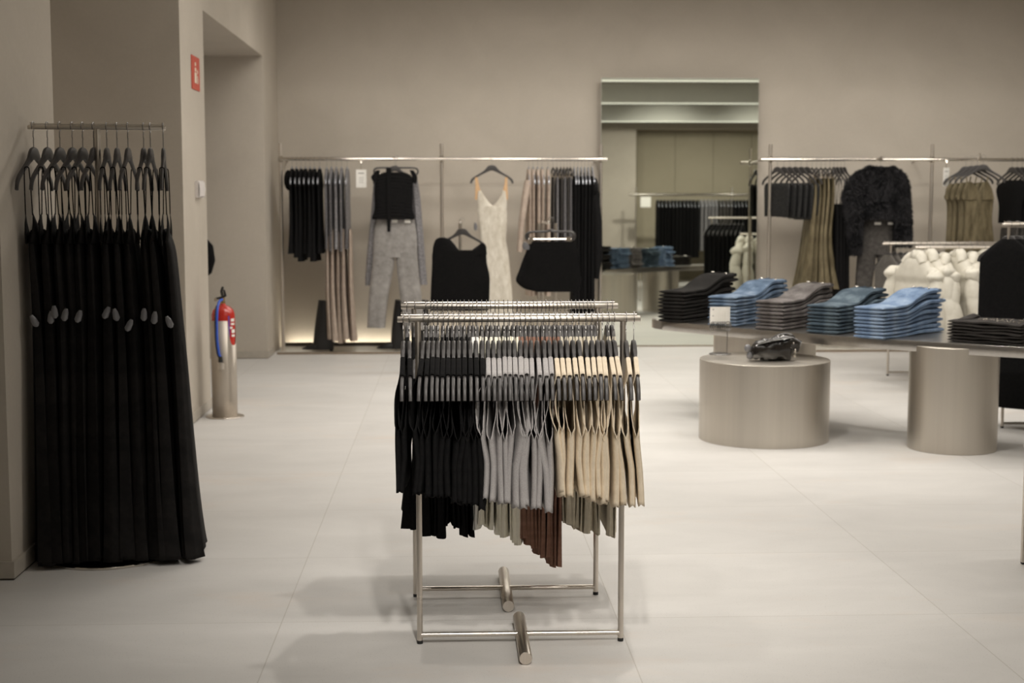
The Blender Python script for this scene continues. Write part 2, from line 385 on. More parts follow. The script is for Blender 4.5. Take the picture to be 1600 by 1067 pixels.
# ------------------------------------------------------------------ garments (local frame: hanger in the YZ plane, neck top at z=0)
def tank_mesh(tx, L_, sway, seed, mat, skew=0.0, topw=0.165, neck=0.088, under=0.46):
    R = random.Random(seed); mb = MB()
    curl = R.choice((-1, 1)) * R.uniform(0.003, 0.011)
    ph1, ph2, ph3 = (R.uniform(0, 6.28) for _ in range(3)); am = R.uniform(0.002, 0.005)
    rows = 26; cols = 7; z0 = -0.058
    ux = under + R.uniform(-0.03, 0.03)
    sk0, sk1, sk2 = 0.5 * skew + R.uniform(-0.02, 0.02), skew + R.uniform(-0.03, 0.03), R.uniform(0, 6.28)
    def zarm(y):  # top of the hanger arm
        y = abs(y)
        for (a, b_), (c_, d) in zip(((0, 0.0), (0.042, -0.022), (0.07, -0.050), (0.11, -0.075), (0.155, -0.102), (0.19, -0.130)), ((0.042, -0.022), (0.07, -0.050), (0.11, -0.075), (0.155, -0.102), (0.19, -0.130), (0.21, -0.17))):
            if a <= y <= c_: return b_ + (d - b_) * (y - a) / (c_ - a)
        return -0.17
    def outer(v):
        if v < ux:
            u = v / ux; return topw - 0.016 * math.sin(PI * min(1, u * 1.05)) + 0.035 * u ** 3
        u = (v - ux) / (1 - ux); return topw + 0.035 - 0.012 * math.sin(PI * u) + 0.012 * u
    def inner(v): return neck * math.sqrt(max(0, 1 - (v / 0.27) ** 2)) if v < 0.27 else 0.0
    def off(v, s_, y):   # half thickness of the garment here
        base = tx * (0.55 + 0.55 * min(1, v / 0.25))
        if v > ux:
            k = min(1, (v - ux) / 0.05); e = 1 - k * (1 - math.sqrt(max(0.0, 1 - max(0, (s_ - 0.8) / 0.2) ** 2)))
            base *= max(0.0, e)
        else: base *= 1.0 + 0.25 * s_ * math.sin(PI * v / ux)
        return base
    grids = {}
    for face in (-1, 1):
        for sd in (-1, 1):
            o = len(mb.v); g = []
            for r in range(rows + 3):
                v = max(0, r - 2) / rows
                row = []
                for c_ in range(cols):
                    s_ = c_ / (cols - 1)
                    y = inner(v) + (outer(v) - inner(v)) * s_
                    ztop = zarm(neck + (topw - neck) * s_) + 0.004
                    zz = ztop * (1 - min(1, v * 2.2)) + z0 * min(1, v * 2.2) - L_ * v
                    if v > 0.9: zz += 0.022 * max(0, s_ - 0.6) ** 2 * 6 * (v - 0.9) * 10
                    xo = off(v, s_, y) * face
                    if r == 0: xo, zz = 0.0, ztop + 0.006
                    elif r == 1: xo, zz = 0.6 * off(0, s_, y) * face + 0.0035 * face, ztop + 0.004
                    elif r == 2: xo = face * (off(0, s_, y) + 0.002)
                    w = am * math.sin(17 * y * sd + ph1 + 3 * v) * min(1, v * 1.5) + 0.5 * am * math.sin(43 * y * sd + ph2) * v
                    sw = sway * v + 0.005 * math.sin(5 * v + ph3) * v + sd * y * (sk0 * v + sk1 * math.sin(PI * min(1, v * 1.4)) ) + 0.003 * s_ * math.sin(PI * min(1, v / ux)) * math.sin(9 * v + sk2) + (curl + face * 0.002) * s_ ** 2 * math.sin(PI * min(1, v / ux)) ** 1.0
                    mb.v.append((xo + w + sw, sd * y, zz)); row.append(len(mb.v) - 1)
                g.append(row)
            for r in range(rows + 2):
                for c_ in range(cols - 1):
                    q = (g[r][c_], g[r][c_ + 1], g[r + 1][c_ + 1], g[r + 1][c_])
                    mb.f.append(q if face * sd > 0 else q[::-1])
    return mb
def finish_cloth(o, thick=0.0024, merge=True):
    import bmesh
    bm = bmesh.new(); bm.from_mesh(o.data); bmesh.ops.remove_doubles(bm, verts=bm.verts, dist=0.0009); bm.to_mesh(o.data); bm.free()
    o.data.polygons.foreach_set('use_smooth', [True] * len(o.data.polygons))
    md = o.modifiers.new('thick', 'SOLIDIFY'); md.thickness = thick; md.offset = 0
    return o
def make_tank(label, mat, loc, rotz, group, tx, L_, sway, seed, lean=0.0, **k):
    o = obj('tank_top', tank_mesh(tx, L_, sway, seed, mat, **k), mat); o.location = loc; o.rotation_euler = (0, lean, rotz)
    finish_cloth(o); return tag(o, label, 'tank top', group)

def rows_interp(rows, n):
    return smoothlist([tuple(r) for r in rows], max(1, n // (len(rows) - 1)))
def drape(rows, n=26, seg=28, folds=5, famp=0.25, seed=0, power=0.8, cap=False):
    """rows: (z, halfwidth y, halfthick x, yoff, xoff); a hanging tube of cloth with folds growing downward"""
    R = random.Random(seed); p1, p2 = R.uniform(0, 6.28), R.uniform(0, 6.28)
    rr = rows_interp([(r + (0, 0))[:5] if len(r) < 5 else r for r in rows], n); mb = MB()
    z0, z1 = rr[0][0], rr[-1][0]
    def fold(k, th):
        v = (rr[k][0] - z0) / (z1 - z0 + 1e-9)
        return famp * abs(rr[k][2]) * (0.15 + 0.85 * v) * (math.sin(folds * th + p1 + 1.2 * v) + 0.5 * math.sin((2 * folds + 1) * th + p2))
    mb.sweep([(r[4], r[3], r[0]) for r in rr], [abs(r[1]) for r in rr], [abs(r[2]) for r in rr], (0, 1, 0), seg, fold, True, power, True)
    return mb
def shirt_rows(L_, b_, sh=0.19, hem=0.2, neck=0.055):
    return [(-0.022, neck, b_ * 0.8), (-0.07, 0.11, b_), (-0.115, 0.165, b_), (-0.15, sh, b_), (-0.25, sh * 0.97, b_), (-0.5 * L_ - 0.05, hem * 0.95, b_), (-L_, hem, b_ * 1.1)]
def garment(name, cat, label, mat, loc, rotz, rows, group=None, lean=0, **kw):
    o = obj(name, drape(rows, **kw), mat); o.location = loc; o.rotation_euler = (0, lean, rotz)
    return tag(o, label, cat, group)
def sleeve_mb(side, length, r, b_, splay=0.03, z0=-0.13, y0=0.185, seg=14, folds=3, seed=1, end=None):
    R = random.Random(seed); p = []
    N = 12
    for k in range(N + 1):
        u = k / N; p.append((0.004 * math.sin(3 * u + seed), side * (y0 + splay * math.sin(u * PI / 2)), z0 - length * u))
    ra = [r * (0.75 + 0.25 * math.sin(PI * (k / N))) * (1 if end is None else 1 + (end - 1) * (k / N)) for k in range(N + 1)]
    ph = R.uniform(0, 6)
    return MB().sweep(p, ra, b_, (0, 1, 0), seg, lambda k, th: 0.25 * b_ * math.sin(folds * th + ph + k * 0.2))

# ------------------------------------------------------------------ clothes racks
def rack(label, x0, x1, Y, z, legs, r=0.0105, weight=True, wx=None, top=True, wlen=(0.25, 0.27)):
    t = thing('clothes_rack', label, 'clothes rack', ((x0 + x1) / 2, Y, 0))
    ox = (x0 + x1) / 2
    obj('rail', MB().sweep([(x0 - ox, 0, z), (x0 - ox + 0.002, 0, z), (x1 - ox - 0.002, 0, z), (x1 - ox, 0, z)], [r * 0.9, r, r, r * 0.9], [r * 0.9, r, r, r * 0.9], (0, 1, 0), 24), 'steel', t)
    if top:
        g = MB().tube([(x0 - ox + 0.012, 0, z + r + 0.004), (x1 - ox - 0.012, 0, z + r + 0.004)], 0.0028, 8)
        for xx in (x0 - ox + 0.014, x1 - ox - 0.014): g.tube([(xx, 0, z + r), (xx, 0, z + r + 0.013)], 0.0022, 6)
        obj('hook_stop', g, 'steel', t)
    for xl in legs:
        obj('leg', MB().sweep([(xl - ox, 0, 0.012), (xl - ox, 0, z - r * 0.8)], 0.0098, 0.0098, (1, 0, 0), 20), 'steel', t)
        obj('foot', MB().cyl((xl - ox, 0), 0.0102, 0.0, 0.012, 16, 0.001), 'rubber', t)
    obj('base_bar', MB().sweep([(legs[0] - ox, 0, 0.03), (legs[-1] - ox, 0, 0.03)], 0.0088, 0.0088, (0, 1, 0), 20), 'steel', t)
    if weight:
        w = (wx if wx is not None else (legs[0] + legs[-1]) / 2) - ox; rr = 0.0215
        obj('weight', MB().sweep([(w, -wlen[0], rr), (w, -wlen[0] + 0.002, rr), (w, wlen[1] - 0.002, rr), (w, wlen[1], rr)], [rr * .93, rr, rr, rr * .93], [rr * .93, rr, rr, rr * .93], (1, 0, 0), 32), 'steel', t)
    return t
RZ = 1.105; FY = 4.715; BKY = 5.29
rack('low steel clothes rack in front, holding black, grey and beige tank tops', -0.180, 0.630, FY, RZ, (-0.112, 0.572), wx=0.235, wlen=(0.24, 0.22))
rack('low steel clothes rack just behind the front one, half hidden', -0.188, 0.622, BKY, RZ, (-0.140, 0.545), wx=0.203, wlen=(0.22, 0.27))

# front row: 14 black, 12 grey, 13 beige tank tops
neckpx = [187, 230, 335, 372, 405, 440, 480, 515, 552, 590, 630, 672, 712, 757, 800, 838, 878, 918, 955]
tippx = [175, 243, 287, 342, 390, 428, 465, 507, 546, 587, 630, 677, 722, 765, 805, 848, 886, 925, 958]
neckpx = [590 + a / 4.64 for a in neckpx] + [800 + a / 4.64 for a in (15, 60, 98, 137, 182, 230, 268, 310, 350, 395, 440, 483, 535, 578, 620, 655, 700, 738, 825, 882)]
tippx = [590 + a / 4.64 for a in tippx] + [800 + a / 4.64 for a in (28, 66, 105, 146, 208, 254, 295, 343, 385, 423, 472, 520, 560, 600, 645, 684, 753, 800, 862, 912)]
kinds = ['black'] * 14 + ['heather'] * 12 + ['beige'] * 13
cname = {'black': 'black', 'heather': 'heather grey', 'beige': 'beige'}
cnt = {}
hz = RZ - HR + 0.0025
for i, (a, bpx, k) in enumerate(zip(neckpx, tippx, kinds)):
    X = at(a, 540, FY).x; Xt = at(bpx, 610, FY - 0.203).x
    rz = math.atan2(Xt - X, 0.203) * 0.75
    cnt[k] = cnt.get(k, 0) + 1; q = ORD[cnt[k] - 1]
    dz = rnd(-0.006, 0.004)
    make_hanger(f'charcoal hanger in the front rack under the {q} {cname[k]} tank top from the left', (X, FY, hz), rz, 'hangers on the front rack')
    c_ = (i - 19) / 20
    Ln = {'black': 0.475, 'heather': 0.475, 'beige': 0.475}[k] + (0.03 if 0.1 < (i % 14) / 14 < 0.9 else -0.01) + rnd(-0.015, 0.015)
    if k == 'beige': Ln = 0.43 + 0.055 * (cnt[k] / 13) + rnd(-0.012, 0.012)
    if k == 'heather': Ln = 0.455 + 0.04 * (cnt[k] / 12) + rnd(-0.01, 0.01)
    if k == 'black': Ln = 0.42 + 0.06 * (cnt[k] / 14) + rnd(-0.012, 0.012)
    make_tank(f'{cname[k]} sleeveless tank top, {q} {cname[k]} one from the left on the front rack', k, (X, FY, hz - 0.001), rz,
              f'{cname[k]} tank tops on the front rack', rnd(0.0078, 0.0105) if k != 'black' else rnd(0.0085, 0.010), Ln, 0.016 * c_ + rnd(-0.004, 0.004), 100 + i,
              topw=0.160 + rnd(-0.005, 0.005), neck=0.082 + rnd(-0.004, 0.004), skew=0.085 * math.sin(i * 0.55 + 0.4) + 0.03 * math.sin(i * 1.9))
# back row: 47 longer tops behind
bpx = [590 + a / 4.64 for a in (213, 270, 350, 385, 408, 433, 472, 508, 540, 572, 600, 628, 662, 690, 720, 755, 790, 820, 852, 878, 915, 945, 980, 1010, 1040)] + [800 + a / 4.64 for a in (38, 65, 95, 125, 155, 183, 217, 245, 270, 300, 328, 353, 382, 408, 430, 462, 487, 515, 545, 570, 595, 690, 725)]
bcnt = {}
for i, p in enumerate(bpx):
    X = at(p, 500, BKY).x
    k = 'black' if p < 738 else 'white' if p < 750 else 'cream' if p < 808 else 'brown' if p < 872 else 'khaki'
    hem = {'black': 835, 'white': 828, 'cream': 842, 'brown': 850, 'khaki': 832}[k]
    bcnt[k] = bcnt.get(k, 0) + 1
    if k == 'black': hem = (826, 828, 838, 838, 838, 842, 842, 822, 826, 826, 838, 840, 840, 840, 826, 826)[min(15, bcnt[k] - 1)]
    if k == 'brown': hem = 832 + 5 * bcnt[k] - 6 * (bcnt[k] % 3 == 0)
    if k == 'cream': hem = 816 + 4 * bcnt[k]
    if k == 'khaki': hem = 815 + 2.2 * bcnt[k] + rnd(-5, 5)
    zh = at(p, hem, BKY - 0.19).z; Ln = hz - zh
    bb = 0.0068
    nm = {'black': 'black', 'white': 'white', 'cream': 'cream satin', 'brown': 'brown', 'khaki': 'khaki'}[k]
    make_hanger(f'charcoal hanger on the rear low rack holding a {nm} top', (X, BKY, hz), rnd(-0.02, 0.02), f'hangers with {nm} tops on the rear low rack')
    w = 0.185; wf = 1.7 if i < 3 else 1.0
    garment('long_shirt', 'shirt', f'{nm} long top hanging low on the rear rack, behind the tank tops', k, (X, BKY, hz - 0.002), rnd(-0.03, 0.03),
            [(-0.035, 0.06, bb * 1.2), (-0.06, 0.105, bb * 1.25), (-0.09, 0.15, bb * 1.25), (-0.13, w - 0.01, bb * 1.2), (-0.3, w - 0.015, bb), (-0.6, w - 0.01, bb * 1.25 * wf), (-Ln, w, bb * 1.9 * wf, 0, rnd(-0.006, 0.006))],
            f'{nm} tops on the rear rack', n=24, seg=18, folds=3, famp=0.5, seed=i, power=0.55)

# ------------------------------------------------------------------ tall rack with long black dresses on the left
LY = 5.98; LX = -1.455; yaw = math.radians(7)
RA = math.cos(yaw), math.sin(yaw)
t = thing('round_base_rack', 'tall single-pole steel rack on a round base, hung with long black dresses', 'clothes rack', (LX, LY, 0), yaw)
LRZ = 1.795
obj('rail', MB().sweep([(-0.275, 0, LRZ), (-0.272, 0, LRZ), (0.272, 0, LRZ), (0.275, 0, LRZ)], [0.008, 0.009, 0.009, 0.008], [0.008, 0.009, 0.009, 0.008], (0, 1, 0), 20), 'steel', t)
g = MB().tube([(-0.265, 0, LRZ + 0.013), (0.265, 0, LRZ + 0.013)], 0.0026, 8)
for xx in (-0.262, 0.262): g.tube([(xx, 0, LRZ), (xx, 0, LRZ + 0.020)], 0.003, 6)
obj('hook_stop', g, 'steel', t)
obj('pole', MB().tube([(0, 0, 0.01), (0, 0, LRZ - 0.006)], 0.0125, 20), 'steel', t)
obj('base_plate', MB().cyl((0, 0), 0.255, 0, 0.010, 64, 0.003), 'chrome', t)
lpx = [60, 80, 98, 116, 131, 147, 166, 181, 197, 220, 230, 249]
lrot = [-11, -11, -13, -12, -12, -8, -3, -3, -5, -4, -4, 1]      # turn of each hanger about its hook, degrees
def dress_mesh(seed, frac):
    R = random.Random(seed); mb = MB(); p1, p2 = R.uniform(0, 6.28), R.uniform(0, 6.28)
    # rows (z, half width, half thickness)
    rows = [(-0.335, 0.10, 0.006), (-0.37, 0.13, 0.016), (-0.45, 0.145, 0.022), (-0.66, 0.135, 0.025), (-0.9, 0.15, 0.028), (-1.2, 0.18, 0.031), (-1.5, 0.205, 0.036), (-1.685 + R.uniform(-0.008, 0.01), 0.225, 0.041)]
    rr = smoothlist(rows, 6); seg = 40
    def fold(k, th):
        v = k / len(rr); return rr[k][2] * (0.05 + 0.75 * v) * 0.55 * (math.sin(6 * th + p1 + 0.6 * v) + 0.6 * math.sin(11 * th + p2))
    fl = 0.072 * frac if frac > 0 else -0.9 * frac
    mb.sweep([(fl * (k / len(rr)) ** 1.2, 0, r[0]) for k, r in enumerate(rr)], [r[1] for r in rr], [r[2] for r in rr], (0, 1, 0), seg, fold, False, 0.75, True)
    # peaked cups reaching up to the straps, both sides, front and back
    for sy in (-1, 1):
        for fx in (-1, 1):
            pk = Vector((fx * 0.014, sy * 0.118, -0.265)); a = [Vector((fx * 0.020, sy * 0.02, -0.375)), Vector((fx * 0.023, sy * 0.075, -0.39)), Vector((fx * 0.018, sy * 0.125, -0.39)), Vector((fx * 0.006, sy * 0.145, -0.39))]
            o = len(mb.v)
            for u in (0, 0.33, 0.66, 0.97):
                for q in a: mb.v.append(tuple(q.lerp(pk, u) + Vector((fx * 0.004 * math.sin(PI * u), 0, 0))))
            for r_ in range(3):
                for c_ in range(3):
                    mb.f.append((o + r_ * 4 + c_, o + r_ * 4 + c_ + 1, o + (r_ + 1) * 4 + c_ + 1, o + (r_ + 1) * 4 + c_))
    return mb
for i, (p, rd) in enumerate(zip(lpx, lrot)):
    s0 = (p - 152.5) / 201 * 0.55
    wx, wy = LX + s0 * RA[0], LY + s0 * RA[1]
    hz2 = LRZ - 0.082
    q = ORD[i]
    make_hanger(f'charcoal contoured hanger, {q} from the left on the tall rack of black dresses', (wx, wy, hz2 + 0.002), yaw + math.radians(rd), 'hangers on the tall rack', HB, HHW)
    d = thing('long_dress', f'floor-length black strappy dress, {q} from the left on the tall rack', 'dress', (wx + 0.006 * (i < 3), wy, hz2), yaw + math.radians(rd * 0.6), 'long black dresses on the tall rack')
    fr = (i - 5.5) / 5.5
    if fr < 0: fr *= 0.05
    else: fr *= 1.25
    b0 = obj('skirt_and_bodice', dress_mesh(300 + i, fr), 'blackdress', d); md = b0.modifiers.new('thick', 'SOLIDIFY'); md.thickness = 0.0015
    for sy in (-1, 1):
        ya = 0.135 + rnd(-0.01, 0.01); za = -0.098
        half_ = [(0.014, sy * 0.118, -0.275), (0.012, sy * (ya - 0.004), za - 0.06), (0.0095, sy * ya, za + 0.0), (0.006, sy * ya, za + 0.014)]
        obj('shoulder_strap', MB().sweep(smoothlist([(-a, b_, c_) for a, b_, c_ in half_] + half_[::-1], 3), 0.0013, 0.0026, (0, 1, 0), 6), 'black', d)
    if i != 5:
        tz = -0.70 + rnd(-0.03, 0.045); ta = rnd(-0.5, 0.6)
        tm = MB(); tm.sweep([(0, 0, -0.026), (0, 0, -0.016), (0, 0, 0.010), (0, 0, 0.026)], [0.006, 0.014, 0.012, 0.006], [0.004, 0.008, 0.008, 0.004], (1, 0, 0), 8)
        to = obj('security_tag', tm, 'tag', d); to.location = (rnd(-0.008, 0.008) + (0.016 * fr if i > 1 else 0.022), -0.160 if i > 1 else -0.148, tz); to.rotation_euler = (0.1, ta, 0.3)
        to['label'] = 'grey plastic security tag clipped at the waist'

# ------------------------------------------------------------------ wall rails on the back wall
PY = 14.0; WRZ = 1.893
def post(px, label):
    X = at(px, 540, PY).x
    t_ = thing('rail_post', label, 'rail post', (X, PY, 0))
    obj('pole', MB().tube([(0, 0, 0.018), (0, 0, 2.045)], 0.0165, 20), 'steel', t_)
    obj('base_plate', MB().cyl((0, 0), 0.03, 0.018, 0.026, 24, 0.001), 'steel', t_)
    obj('clamp', MB().cyl((0, 0), 0.021, WRZ - 0.03, WRZ + 0.03, 24, 0.003), 'chrome', t_)
    obj('wall_arm', MB().tube([(0, 0, WRZ), (0, BY - PY, WRZ)], 0.009, 10), 'steel', t_)
    return X
pxs = [post(443, 'slim steel post at the left end of the back wall rail'), post(691.5, 'slim steel post between the two left rail sections on the back wall'),
       post(937, 'slim steel post just left of the mirror'), post(1198.5, 'slim steel post just right of the mirror'), post(1448, 'slim steel post right of the black fur jacket')]
def wall_rail(x0, x1, label):
    o = obj('wall_rail', MB().sweep([(x0, PY - 0.03, WRZ), (x1, PY - 0.03, WRZ)], 0.016, 0.016, (0, 1, 0), 20), 'chrome'); tag(o, label, 'clothes rail'); return o
wall_rail(pxs[0] - 0.02, pxs[2] + 0.06, 'long polished clothes rail on the back wall, left of the mirror')
wall_rail(pxs[3] - 0.10, 6.6, 'long polished clothes rail on the back wall, right of the mirror')
RY = PY - 0.03
WHZ = WRZ - HR + 0.003
def wx(px, y=300): return at(px, y, RY).x
def wz(px, py, Y=RY): return at(px, py, Y).z
def wlen(py, Y=None): return WHZ - wz(700, py, Y or RY - 0.15)
# black frilly dresses
for i, p in enumerate((457, 464, 471, 478, 485, 492, 500)):
    q = ORD[i]
    make_hanger(f'silvery hanger, {q} from the left end of the back wall rail', (wx(p), RY, WHZ), rnd(-.03, .03), 'hangers at the left end of the wall rail', HBS)
    b_ = 0.021
    o = garment('ruffled_dress', 'dress', f'short black ruffled dress, {q} from the left end of the wall rail', 'black', (wx(p), RY, WHZ - 0.005), rnd(-.03, .03),
            [(-0.02, 0.055, b_ * 0.7), (-0.08, 0.15, b_), (-0.15, 0.2, b_), (-0.19, 0.22, b_ * 1.0), (-0.24, 0.19, b_ * 0.9), (-0.5, 0.17, b_), (-0.70, 0.2, b_ * 1.1), (-wlen(395 + (i % 3) * 6), 0.23, b_ * 1.5)],
            'short black ruffled dresses on the wall rail', n=28, seg=28, folds=4, famp=0.35, seed=40 + i)
    if i == 0:
        obj('ruffle_sleeve', MB().blob((-0.03, -0.06, -0.13), 0.045, 0.09, 0.09, 16, 10, lambda a, b2: 1 + 0.12 * math.sin(7 * b2)), 'black', o)
for i, p in enumerate((511, 518.5, 526, 534, 543)):
    q = ORD[i]
    make_hanger(f'silvery hanger holding the {q} grey knit top from the left on the wall rail', (wx(p), RY, WHZ), rnd(-.04, .04), 'hangers with grey knit tops', HBS)
    o = garment('knit_top', 'top', f'long silvery grey knit top, {q} in the row beside the black ruffled dresses', 'silver', (wx(p), RY, WHZ - 0.005), rnd(-.03, .03),
            [(-0.02, 0.05, 0.014), (-0.08, 0.13, 0.019), (-0.15, 0.19, 0.02), (-0.3, 0.18, 0.019), (-0.6, 0.18, 0.02), (-wlen(388 + 4 * (i % 2)), 0.2, 0.022)],
            'silvery grey knit tops', n=24, seg=20, folds=3, famp=0.3, seed=60 + i)
    o2 = garment('wide_trousers', 'trousers', f'long taupe trousers hanging below the {q} grey knit top', 'taupe', (wx(p + 1 + i * 0.7), RY + 0.005, WHZ - 0.005), rnd(-.03, .03),
            [(-0.60, 0.12, 0.010), (-0.75, 0.16, 0.018), (-1.2, 0.17, 0.022), (-wlen(528 + 3 * (i % 3), RY - 0.1), 0.18, 0.027, 0, 0.02)],
            'taupe trousers under the grey knit tops', n=24, seg=24, folds=4, famp=0.4, seed=70 + i)
# small signs hung on the rail
def rail_card(px, y0, y1, w, label, rot=0.0):
    X = wx(px); t_ = thing('price_card', label, 'sign card', (X, RY - 0.03, wz(px, y0)), rot)
    h = wz(px, y0) - wz(px, y1)
    obj('card', MB().box(-w / 2, w / 2, -0.002, 0.002, -h, 0), 'card', t_, False)
    obj('clip', MB().tube([(0, 0, -0.005), (0, 0.0, WRZ - wz(px, y0) - 0.01), (0, 0.03, WRZ - wz(px, y0) + 0.02)], 0.004, 6), 'chrome', t_)
    obj('printed_heading', MB().box(-w * 0.3, w * 0.3, -0.003, -0.002, -h * 0.22, -h * 0.18), 'ink', t_, False)
    for k in range(3): obj('printed_line', MB().box(-w * 0.22, w * 0.22, -0.003, -0.002, -h * (0.45 + 0.13 * k) - 0.003, -h * (0.45 + 0.13 * k)), 'ink', t_, False)
    return t_
rail_card(565, 265, 293, 0.10, 'white card sign hanging from the rail left of the sparkly jeans outfit')
rail_card(1476, 262, 291, 0.08, 'white card sign hanging from the rail left of the gold dresses', 0.5)

# front-facing outfit: black ruched top over sparkly jeans with grey shirt behind
def facing(px, Y, zz): return Vector((at(px, 300, Y).x, Y, zz))
fy = RY - 0.14
X0 = at(617, 300, fy).x; ZH = at(617, 259, fy).z
make_hanger('charcoal hanger facing out, holding the black ruched top on the back wall', (X0, fy, ZH), PI / 2)
ck = clip_hanger('black clip hanger behind the black ruched top, holding the sparkly jeans', (X0 + 0.01, fy + 0.06, ZH + 0.01), PI / 2, w=0.20)
arm = obj('face_out_arm', MB().tube([(X0, RY, WRZ), (X0, fy - 0.03, ZH + HR), (X0, fy - 0.035, ZH + HR + 0.02)], 0.008, 10), 'steel')
tag(arm, 'short steel arm on the wall rail above the black ruched top', 'clothes rail arm')
zt = lambda py, Y=fy: at(617, py, Y).z
o = obj('ruched_top', MB(), 'black')
bpy.data.objects.remove(o)
def front_rows(pts, Y, cpx, thick):
    """pts: (py, pxleft, pxright): outline measured across, made into rows in the local facing frame"""
    out = []
    for py, a, b_ in pts:
        pa, pb = at(a, py, Y), at(b_, py, Y)
        out.append((pa.z, (pb.x - pa.x) / 2, thick, (pa.x + pb.x) / 2))
    return out
def facing_garment(name, cat, label, mat, Y, pts, thick=0.05, group=None, parent=None, folds=5, famp=0.15, seed=0, power=0.8, n=30, seg=36, ripple=0.0):
    rows = front_rows(pts, Y, 0, thick)
    R = random.Random(seed); p1, p2 = R.uniform(0, 6.28), R.uniform(0, 6.28)
    rr = smoothlist([tuple(r) for r in rows], max(2, n // (len(rows) - 1))); mb = MB()
    z0, z1 = rr[0][0], rr[-1][0]
    cxm = sum(r[3] for r in rr) / len(rr)
    def fold(k, th):
        v = (rr[k][0] - z0) / (z1 - z0 + 1e-9)
        return famp * rr[k][2] * (0.3 + 0.7 * v) * (math.sin(folds * th + p1 + v) + 0.5 * math.sin((2 * folds + 1) * th + p2)) + ripple * (math.sin((rr[k][0] - z0) * 190 + 2 * math.sin(3 * th)))
    base = Vector((cxm, Y, z1))
    mb.sweep([(r[3] - cxm, 0, r[0] - z1) for r in rr], [r[1] for r in rr], [r[2] for r in rr], (1, 0, 0), seg, fold, True, power, True)
    o = obj(name, mb, mat)
    if parent is None:
        o.location = base; tag(o, label, cat, group)
    else:
        o.parent = parent; o.location = base - parent.location
    return o
rt = facing_garment('ruched_top', 'top', 'black ruched sleeveless top with a long tie, facing out above the sparkly jeans', 'black', fy,
    [(269, 600, 632), (273, 592, 640), (280, 587, 645), (300, 585, 645), (325, 585, 645), (340, 581, 648), (343, 583, 646)], 0.035, ripple=0.004, folds=3, seed=3, n=60)
facing_garment('tie', '', '', 'black', fy - 0.045, [(262, 603, 611), (300, 604, 611), (362, 605, 610)], 0.004, parent=rt, famp=0)
facing_garment('armhole_trim', '', '', 'black', fy - 0.0, [(266, 588, 594), (276, 580, 590), (284, 583, 589)], 0.02, parent=rt, famp=0)
facing_garment('armhole_trim', '', '', 'black', fy - 0.0, [(266, 640, 646), (276, 644, 652), (286, 645, 651)], 0.02, parent=rt, famp=0)
jn = facing_garment('sparkly_jeans', 'jeans', 'light grey sparkly wide jeans facing out below the black ruched top', 'sparkle', fy + 0.05,
    [(336, 588, 647), (345, 587, 648), (365, 584, 651), (385, 583, 652), (402, 583, 652)], 0.045, folds=3, famp=0.1, seed=4)
facing_garment('trouser_leg', '', '', 'sparkle', fy + 0.05, [(394, 583, 618), (408, 582, 616.5), (430, 580, 613), (455, 577, 608), (485, 575, 604), (512, 574, 602)], 0.05, parent=jn, folds=3, famp=0.12, seed=5)
facing_garment('trouser_leg', '', '', 'sparkle', fy + 0.05, [(394, 617, 652), (408, 619, 653), (430, 621, 655), (455, 624, 658), (485, 628, 661), (515, 630, 663)], 0.05, parent=jn, folds=3, famp=0.12, seed=6)
for a, b_ in ((612, 621), (632, 641)):
    pa, pb = at(a, 342, fy), at(b_, 348, fy)
    o = obj('label_patch', MB().box(0, pb.x - pa.x, -0.003, 0, 0, pa.z - pb.z), 'card', jn, False); o.location = Vector((pa.x, fy + 0.05 - 0.052, pb.z)) - jn.location
sh = facing_garment('sheer_shirt', 'shirt', 'grey glittery long-sleeved shirt hanging behind the ruched top and sparkly jeans', 'silver', fy + 0.12,
    [(272, 600, 632), (278, 590, 645), (290, 586, 650), (330, 586, 650), (385, 584, 652)], 0.02, seed=8)
facing_garment('sleeve', '', '', 'silver', fy + 0.11, [(280, 584, 594), (330, 580, 590), (380, 575, 589), (430, 571, 584), (446, 571, 584)], 0.02, parent=sh, seed=9)
facing_garment('sleeve', '', '', 'silver', fy + 0.11, [(278, 640, 652), (310, 645, 657), (360, 649, 661), (420, 653, 666), (445, 655, 668)], 0.02, parent=sh, seed=10)

# cream sequin slip dress
X1 = at(768.5, 300, fy).x
make_hanger('charcoal hanger facing out above the cream sequin slip dress', (X1, fy, at(768, 258, fy).z), PI / 2)
arm = obj('face_out_arm', MB().tube([(X1, RY, WRZ), (X1, fy - 0.03, at(768, 258, fy).z + HR)], 0.008, 10), 'steel'); tag(arm, 'short steel arm on the wall rail above the cream sequin dress', 'clothes rail arm')
sd = facing_garment('slip_dress', 'dress', 'long cream sequinned slip dress with tan straps facing out on the back wall', 'sequin', fy,
    [(322, 748, 790), (328, 746, 792), (345, 747, 793), (375, 751, 791), (400, 752, 795), (440, 755, 799), (480, 757, 802), (520, 758, 806)], 0.04, folds=4, famp=0.12, seed=12)
for pts in ([(298, 747, 752), (308, 746, 758), (318, 746, 766), (327, 746, 776)], [(298, 784, 790), (308, 781, 791), (318, 774, 792), (327, 764, 792)]):
    facing_garment('bodice_cup', '', '', 'sequin', fy - 0.012, pts, 0.02, parent=sd, famp=0.02, seg=20)
for pts in ([(277, 742, 746), (290, 742.5, 748.5), (312, 742, 749)], [(277, 789, 793), (290, 788, 793), (312, 787, 794)], [(278, 743, 745), (292, 746, 749), (302, 749, 752)], [(278, 790, 792), (292, 787, 789), (302, 785, 787)]):
    facing_garment('shoulder_strap', '', '', 'tan', fy - 0.005, pts, 0.006, parent=sd, famp=0, seg=12)
facing_garment('security_tag', '', '', 'tag', fy - 0.05, [(348, 741, 744), (354, 740, 746), (360, 741, 745)], 0.012, parent=sd, famp=0, seg=10)

